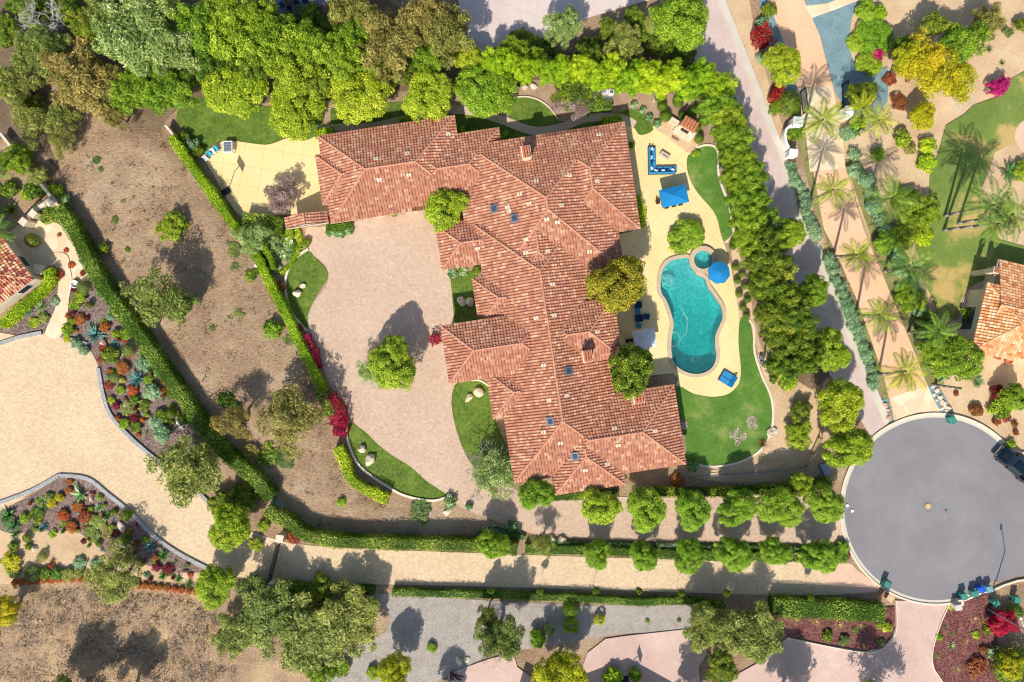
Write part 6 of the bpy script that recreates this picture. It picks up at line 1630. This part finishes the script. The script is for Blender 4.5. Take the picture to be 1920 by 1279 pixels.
def pillar(px, py, deg, sz, h, mat, label, cat='pillar', name='gate_pillar', cap=None, gp=None):
    p = W(px, py, h); t = empty(name, (p.x, p.y, 0), R(-deg)); tag(t, label, cat, gp)
    MB().box((0, 0, h/2), (sz[0], sz[1], h)).build('shaft', M[mat], t); MB().box((0, 0, h+0.05), (sz[0]+0.14, sz[1]+0.14, 0.1)).build('cap', M[cap or mat], t); return t
pillar(*q6(385, 398), 38, (0.75, 0.75), 1.6, 'terracotta', 'square tan mailbox pillar at the lower left kerb', cap='hearth')
pillar(*q6(328, 360), 38, (0.6, 0.6), 1.0, 'wood', 'lower brown pillar beside the tan mailbox pillar')
pillar(*q6(1100, 498), -10, (0.75, 0.6), 1.3, 'kerb', 'pale grey mailbox pillar right of the pink driveway')
pillar(*q6(1125, 445), -10, (0.5, 0.65), 1.0, 'wallcream', 'cream box pillar just above the pale grey mailbox pillar')
pillar(524.5, 1010, 8, (0.85, 0.85), 2.2, 'wallcream', 'cream pillar at the top end of the black gate')
pillar(507, 1100, 8, (0.7, 0.7), 2.2, 'stone', 'pale pillar at the bottom end of the black gate')
def metal_gate(p0, p1, h, label, n=24, gp=None):
    a, b = W(*p0), W(*p1); L_ = (b-a).length; ang = math.atan2(b.y-a.y, b.x-a.x); t = empty('metal_gate', a, ang); tag(t, label, 'gate', gp)
    MB().box((L_/2, 0, h), (L_, 0.08, 0.1)).box((L_/2, 0, 0.2), (L_, 0.08, 0.1)).build('rail', M['black'], t)
    mb = MB()
    for k in range(n+1): mb.box((L_*k/n, 0, h*0.52), (0.035, 0.035, h*1.08))
    mb.build('bars', M['black'], t); MB().box((0.05, 0, h/2), (0.12, 0.12, h)).box((L_-0.05, 0, h/2), (0.12, 0.12, h)).build('post', M['black'], t)
metal_gate((526, 1018), (508, 1090), 1.9, 'black metal gate across the long tan drive', 40)
qg = lambda x, y: (1400 + x/3.997, y/3.997)
metal_gate(qg(398, 690), qg(418, 862), 1.8, 'black iron gate leaf opened beside the left white pillar', 18, 'opened iron gate leaves')
metal_gate(qg(712, 640), qg(716, 870), 1.8, 'black iron gate leaf opened beside the right white pillar', 22, 'opened iron gate leaves')
pillar(*qg(385, 912), 4, (1.15, 1.1), 2.0, 'white', 'large white gate pillar left of the palm drive')
pillar(*qg(775, 832), -4, (1.15, 1.2), 2.0, 'white', 'large white gate pillar right of the palm drive')
pillar(*qg(348, 1147), 8, (1.0, 0.85), 1.6, 'white', 'white end pillar at the foot of the curved white wall')
pts = smooth([qg(345, 935), qg(305, 960), qg(290, 1010), qg(300, 1070), qg(322, 1112)], 5, False)
o = strip('garden_wall', pts, 0.28, 0, 1.4, 'white', sm=False, zz=1.4); del o['kind']; tag(o, 'curved white garden wall left of the palm drive', 'wall')
shrub(*qg(350, 1010), 13, 1.1, 'small', 'street', label='green bush behind the curved white wall'); shrub(*qg(830, 930), 15, 1.0, 'small', 'street', label='green bush between the right pillar and the palm trunk')
bpy.data.objects[-1]['category'] = 'shrub' if False else bpy.data.objects[-1].get('category', '')
def util(px, py, deg, sz, mat, label, name='utility_box', cat='utility box'):
    p = W(px, py, sz[2]); t = empty(name, (p.x, p.y, 0.0), R(-deg)); tag(t, label, cat)
    MB().rbox((0, 0, sz[2]/2+0.05), sz, 0.06).build('cabinet', M[mat], t); MB().box((0, 0, 0.05), (sz[0]+0.2, sz[1]+0.2, 0.12)).build('pad', M['kerb'], t); MB().box((0, -sz[1]/2-0.01, sz[2]*0.55), (sz[0]*0.8, 0.03, sz[2]*0.7)).build('door', M[mat], t)
util(513, 950, -30, (1.2, 0.95, 1.2), 'boxgreen', 'green metal utility box in the gap of the long hedge')
util(1428, 670, 8, (0.5, 0.55, 0.5), 'grey', 'small grey valve box, upper one of the pair right of the lawn'); util(1429, 680, 8, (0.5, 0.5, 0.45), 'grey', 'small grey valve box, lower one of the pair right of the lawn')
util(222, 666, 30, (0.6, 0.5, 0.25), 'black', 'small black drain box at the pale gravel border'); util(333, 793, 5, (0.35, 0.4, 0.3), 'white', 'small white box, upper one by the clipped balls'); util(339, 801, -8, (0.5, 0.4, 0.3), 'white', 'small white box, lower one by the clipped balls')
util(1548, 880, -25, (1.0, 1.6, 0.9), 'grey', 'grey metal box behind the corner tree at the cul-de-sac'); util(480, 498, 15, (0.4, 0.3, 0.3), 'white', 'tiny pale box at the outer side of the yellow-green hedge')
for x, y, lb in ((1588.5, 948, 'white round cover at the left kerb, upper one'), (1598, 958, 'white round cover on the asphalt, lower one')):
    o = MB().lathe([(0.22, 0), (0.2, 0.05), (0, 0.06)], W(x, y, 0.25), 14).build('round_cover', M['white']); tag(o, lb, 'cover')
# street lamp and its shade
p = W(1850, 1141); t = empty('street_lamp', (p.x, p.y, 0.1)); tag(t, 'tall grey street lamp by the lower right kerb leaning out of frame', 'street lamp')
MB().tube([(0,0,0),(0.0,0,8.2)], [0.11, 0.07], 9).build('pole', M['grey'], t); MB().tube([(0,0,8.1),(-0.35,1.4,8.6),(-0.6,2.4,8.75)], 0.05, 7).build('arm', M['grey'], t); MB().rbox((-0.65, 2.7, 8.74), (0.3, 0.75, 0.14), 0.06).build('lamp_head', M['grey'], t)
p = W(1912, 1160); t = empty('garden_fork', (p.x, p.y, 0.2), R(-70)); tag(t, 'white garden tool lying at the right edge by the green bush', 'garden tool')
MB().cyl((0,0,0.05),(1.4,0,0.05),0.035).build('handle', M['white'], t); MB().rbox((-0.25,0,0.06),(0.5,0.35,0.04),0.02).build('blade', M['white'], t)
# ------------------------------------------------------------------ boulders
def boulder(px, py, sx, sy, h, mat, label, seed, gp=None):
    r = np.random.default_rng(seed); bm = bmesh.new(); bmesh.ops.create_icosphere(bm, subdivisions=3, radius=1.0)
    pl = [(Vector(r.normal(0, 1, 3)).normalized(), r.uniform(0.6, 0.85)) for _ in range(14)]
    for v in bm.verts:
        for n_, d in pl:
            k = v.co.dot(n_)
            if k > d: v.co -= n_*(k-d)
        v.co *= 1 + 0.05*noise.noise(v.co*3 + Vector((seed, 0, 0)))
    me = bpy.data.meshes.new('boulder'); bm.to_mesh(me); bm.free(); o = link('boulder', me, M[mat]); p = W(px, py, h*0.5)
    o.location = (p.x, p.y, h*0.35); o.scale = (sx/2*1.15, sy/2*1.15, h*0.7); o.rotation_euler = (0, 0, r.uniform(0, 3)); 
    if label: tag(o, label, 'boulder', gp)
    return o
BL = [(*c6([(262,445)])[0], 1.0, 1.3, .8, 'stone', 'larger cream boulder on the left court lawn'), (*c6([(290,405)])[0], .7, .8, .5, 'stone', 'smaller cream boulder on the left court lawn'),
 (*c6([(1175,490)])[0], 1.0, 1.4, .8, 'stone', 'left grey boulder in the shaded lawn between the wings'), (*c6([(1222,497)])[0], 1.2, 1.1, .8, 'stone', 'right grey boulder in the shaded lawn between the wings'),
 (*c6([(1215,1030)])[0], 0.9, 1.3, .8, 'stone', 'left boulder on the lawn below the entry wing'), (*c6([(1270,1002)])[0], 1.2, 1.4, .9, 'stone', 'right boulder on the lawn below the entry wing'),
 (*c10([(556,110)])[0], 1.1, 1.2, .8, 'stone', 'smaller white boulder on the lower court lawn'), (*c10([(598,165)])[0], 1.8, 1.3, 1.0, 'stone', 'larger white boulder on the lower court lawn'),
 (*c10([(990,422)])[0], 1.6, 1.0, .8, 'stone', 'pale boulder below the white flowering plant at the court exit'), (*c11([(302,567)])[0], 1.3, 1.0, .7, 'stone', 'tan boulder in the border below the entry drive'), (*c11([(252,560)])[0], 1.1, .9, .6, 'stone', 'brown boulder left of the tan one below the entry drive'),
 (1230, 183, 1.2, .9, .6, 'stone', 'cream boulder under the screen trees right of the pool equipment'), (984, 163, 1.0, .9, .5, 'stone', 'left cream boulder below the screen trees above the lawn oval'), (1001, 161, 1.0, .8, .5, 'stone', 'right cream boulder below the screen trees above the lawn oval'),
 (*qg(865, 180), 1.6, 1.5, .9, 'rockred', 'large reddish rock in the green island by the blue gravel'), (*qg(935, 165), 1.0, .9, .8, 'stone', 'white rock right of the reddish one in the green island'), (*qg(925, 365), .8, .7, .6, 'stone', 'small white rock above the magenta flowers of the island'), (*qg(892, 430), 1.0, 1.2, .7, 'stone', 'white rock left of the magenta flowers of the island'),
 (1448, 812, 1.3, 1.5, .5, 'stone', 'cream boulder beside the bronze plants at the lawn edge'), (*q5((388,512)), 1.2, .8, .6, 'rockred', 'pinkish rock below the upper blue agave'), (*q5((560,985)), 1.4, 1.2, .6, 'stone', 'cream rock in the lower part of the mulch garden'), (*q5((525,785)), .5, .9, .5, 'rockred', 'narrow rock left of the lower blue agave'),
 (*q5((185,45)), .9, .6, .4, 'stone', 'white rock beside the flagstone path'), (*q9((820,250)), .6, 1.4, .5, 'rockred', 'upright tan rock in the lower succulent bed'), (*q9((1090,520)), 1.8, .9, .5, 'stone', 'long cream rock in the lower succulent bed'), (*q9((1670,940)), 1.2, 1.1, .5, 'rockred', 'pinkish rock at the right tip of the lower bed'), (*q9((1100,690)), 1.0, .6, .4, 'stone', 'grey-white rock in the shade of the lower bed'), (*q9((310,720)), .9, .8, .5, 'stone', 'round pale rock at the left of the lower bed'),
 (860, 1240, 1.4, .8, .5, 'stone', 'pale boulder at the lower left edge of the gravel yard'), (876, 1237, 1.0, .7, .4, 'stone', 'second pale boulder at the edge of the gravel yard'), (1897, 1216, .7, .5, .4, 'stone', 'small pale rock near the big clipped green bush')]
for i, b_ in enumerate(BL): boulder(*b_[:6], b_[6], 40+i)
for i, (x, y, s) in enumerate([(975,965,.6),(1003,985,.8),(985,1010,.6),(1018,1025,.8),(1000,1040,.5),(1038,1060,.9),(1028,1085,.8),(1065,1085,.9),(1055,1100,.6)]):
    boulder(*c8([(x, y)])[0], s, s*.8, .5, ['stone','cyan','stone'][i % 3] if i == 3 else 'stone', ('%s white rock from the top in the blue gravel right of the flagstone apron' % ORD[i]) if i != 3 else 'turquoise rock among the white rocks in the blue gravel', 90+i, 'white rocks in the blue gravel')
for i, (x, y, s) in enumerate([(715,1072,.9),(728,1098,.5),(735,1115,.4),(730,1140,.9)]):
    boulder(*c8([(x, y)])[0], s, s*.8, .5, 'rockred', '%s reddish rock from the top in the small blue gravel strip left of the apron' % ORD[i], 110+i, 'reddish rocks in the small gravel strip')
# ------------------------------------------------------------------ fences, small structures, neighbours
def rail_fence(pts, h, label, mat='wood'):
    P = [W(x, y) for x, y in pts]; t = empty('wooden_fence', P[0]); tag(t, label, 'fence')
    for i in range(len(P)):
        q = P[i]-P[0]; MB().box((q.x, q.y, h/2), (0.12, 0.12, h)).build('post', M[mat], t)
    mb = MB()
    for i in range(len(P)-1):
        for z in (h*0.25, h*0.6, h*0.92): mb.cyl(P[i]-P[0]+Vector((0,0,z)), P[i+1]-P[0]+Vector((0,0,z)), 0.035, n=5)
    mb.build('rails', M[mat], t)
rail_fence([(1513,690),(1520,715),(1527,745),(1532,770)], 1.5, 'wooden rail fence below the dark screen trees')
rail_fence([(1537,780),(1536,800),(1534,820),(1521,850),(1508,872),(1495,888)], 1.3, 'curving wooden fence left of the corner trees')
rail_fence([(1300,892),(1360,888),(1430,884),(1500,876)], 1.2, 'thin wire fence behind the lower lawn', 'grey')
def slab(pts, z, t, mat, label, name, cat, sm=False):
    pp = [W(x, y, z).xy for x, y in (smooth(pts, 4) if sm else pts)]; o = MB().prism([(p.x, p.y) for p in pp], z-t, z).build(name, M[mat]); tag(o, label, cat); return o
for x0, y0, x1, y1, w_, lb in ((0, 250, 108, 385, .35, 'long tan garden wall from the left edge down to the hedge top'),(310, 235, 332, 262, .3, 'short pale wall at the upper end of the yellow-green hedge'),(60, 398, 97, 372, .5, 'cream stepped wall above the flagstone terrace')):
    o = strip('garden_wall', [(x0, y0), (x1, y1)], w_, 0, 1.3, 'wallcream', sm=False, zz=1.3); del o['kind']; tag(o, lb, 'wall')
for i, (x, y) in enumerate([(62, 401), (44, 416), (92, 379)]): pillar(x, y, 40, (0.8, 0.8), 1.8, 'stone', ['cream stone pillar, middle one above the terrace','cream stone pillar, lowest one above the terrace','cream stone pillar, highest one above the terrace'][i])
pillar(72, 505, 10, (1.1, 1.1), 1.3, 'stone', 'cream stone planter pillar at the left house corner')
o = MB().lathe([(0.3,0),(0.5,0.3),(0.55,0.5),(0.45,0.5),(0.4,0.2),(0,0.2)], W(*q5((180,55))), 16).build('plant_bowl', M['white']); tag(o, 'white plant bowl beside the flagstone path', 'planter')
for i, (x, y) in enumerate([(1866,668),(1886,676),(1849,660)]):
    o = MB().lathe([(0.3,0),(0.42,0.35),(0.48,0.7),(0.4,0.72),(0.36,0.5),(0,0.5)], W(x, y), 16).build('clay_pot', M['terracotta']); tag(o, ['middle','right','left'][i] + ' large clay pot below the orange tiled house', 'pot', 'clay pots below the orange house')
for i, (x, y) in enumerate([(1893,560),(1856,505)]): pass
# dark patio furniture at the top edge
t = thing('patio_table', 545, 5, 0, 'dark round table on the shaded patio at the top edge', 'table', z=Z0); MB().cyl((0,0,.7),(0,0,.75),.7,n=20).build('table_top', M['darkwood'], t); MB().cyl((0,0,0),(0,0,.7),.08).build('leg', M['black'], t)
for i, (x, y, d) in enumerate([(530,12,60),(560,10,-60),(545,22,0),(575,5,-90)]): chair(x, y, d, ['left','right','lower','far right'][i] + ' dark chair around the table on the top shaded patio', 'cushdark' , 'chairs on the top patio', .6)
# house below the frame whose roof edge throws the angular shadows
def off_house(pts, h, label):
    pp = [W(x, y).xy for x, y in pts]; t = empty('neighbour_house', (0,0,0)); tag(t, label, 'house')
    MB().prism([(p.x, p.y) for p in pp], 0, h-0.2).build('wall', M['wallcream'], t); MB().prism([(p.x, p.y) for p in pp], h-0.2, h).build('roof', M['terracotta'], t)
off_house([(968,1300),(1040,1335),(1160,1290),(1260,1345),(1160,1480),(930,1480)], 4.5, 'neighbouring house just below the bottom edge of the photo')
off_house([(1440,-160),(1560,-160),(1560,-60),(1440,-60)], 4.0, 'neighbouring house beyond the top edge of the photo')
t = thing('wood_pile', 853, 1268, 5, 'dark stack of garden chairs and wood at the bottom edge', 'wood pile')
mb = MB()
for k in range(9): mb.box((-0.6+0.15*k, 0.1*(k%3), 0.2+0.12*(k%4)), (0.1, 1.2, 0.1), R(10*k))
mb.build('planks', M['darkwood'], t)
# ------------------------------------------------------------------ labels for the many plants: look + nearest landmark
LANDMARKS = [('the swimming pool',1300,590),('the round spa',1316,488),('the blue octagonal umbrella',1350,511),('the stone fireplace',1285,240),('the L-shaped sofa',1235,310),('the blue rectangular umbrella',1265,367),('the yellow basketball patio',490,330),
 ('the tile roofed gateway',575,412),('the round tree in the entry court',738,682),('the upper left roof corner',598,256),('the roof step',936,250),('the upper right roof corner',1170,230),('the right end of the lower roof',1285,868),('the lowest roof corner',1040,925),('the cul-de-sac manhole',1740,949),
 ('the parked pickup truck',1890,860),('the left white gate pillar',1496,228),('the right white gate pillar',1594,208),('the orange tiled house',1870,590),('the left tiled house',25,510),('the flagstone path',120,580),('the round tan court',80,780),('the black drive gate',517,1055),('the green utility box',513,950),
 ('the magenta bush',1869,164),('the blue gravel patch',1565,120),('the bottom basketball hoop',1182,1240),('the crimson bush',1876,1166),('the kerbside blue bin',1841,1106),('the leaning palm trio',1800,410),('the pool equipment',1127,177),('the large blue agave',179,628),('the lower blue agave',257,711),
 ('the pale aloe of the lower bed',81,950),('the two fan palms',1095,1168),('the lone top bin',1786,787),('the flagstone circle',1915,256),('the lone left bin',1663,1096),('the blue double lounger',1362,710),('the white game table',432,280),('the dark top patio',520,10),('the top driveway',980,30),
 ('the gravel border corner',115,892),('the tip of the lower bed',380,1065),('the top left corner',0,0),('the bottom left corner',0,1279),('the bottom right corner',1920,1279),('the top right corner',1920,0),('the large lawn boulder',694,862),('the bare hillside bush',323,427),('the small hillside bush',511,617),('the three clipped balls',330,765),('the left neighbour terrace',100,440),('the grey gravel yard',850,1160),('the red mulch bed',1560,1190),('the bronze spiky plants',1440,820),('the turquoise rock',1770,745)]
DIRS = ['right of','below right of','below','below left of','left of','above left of','above','above right of']
groups_ = {}
for o, look, px, py in AUTO:
    nm, lx, ly = min(LANDMARKS, key=lambda l: math.dist((l[1], l[2]), (px, py)) if math.dist((l[1], l[2]), (px, py)) > 6 else 9e9)
    a = math.degrees(math.atan2(py-ly, px-lx)) % 360; d = DIRS[int(((a+22.5) % 360)//45)]
    groups_.setdefault((look, d, nm), []).append((math.dist((lx, ly), (px, py)), o))
STEP = ['nearest','second nearest','third nearest','fourth nearest','fifth nearest','sixth nearest','seventh nearest','eighth nearest','ninth nearest','tenth nearest']
for (look, d, nm), L_ in groups_.items():
    L_.sort(key=lambda t_: t_[0])
    for i, (_, o) in enumerate(L_):
        look = look.replace('thin twiggy tree with dull pink buds', 'twiggy dull pink tree'); o['label'] = f'{look} {d} {nm}' + (f', {STEP[min(i, 9)]}' if len(L_) > 1 else '')
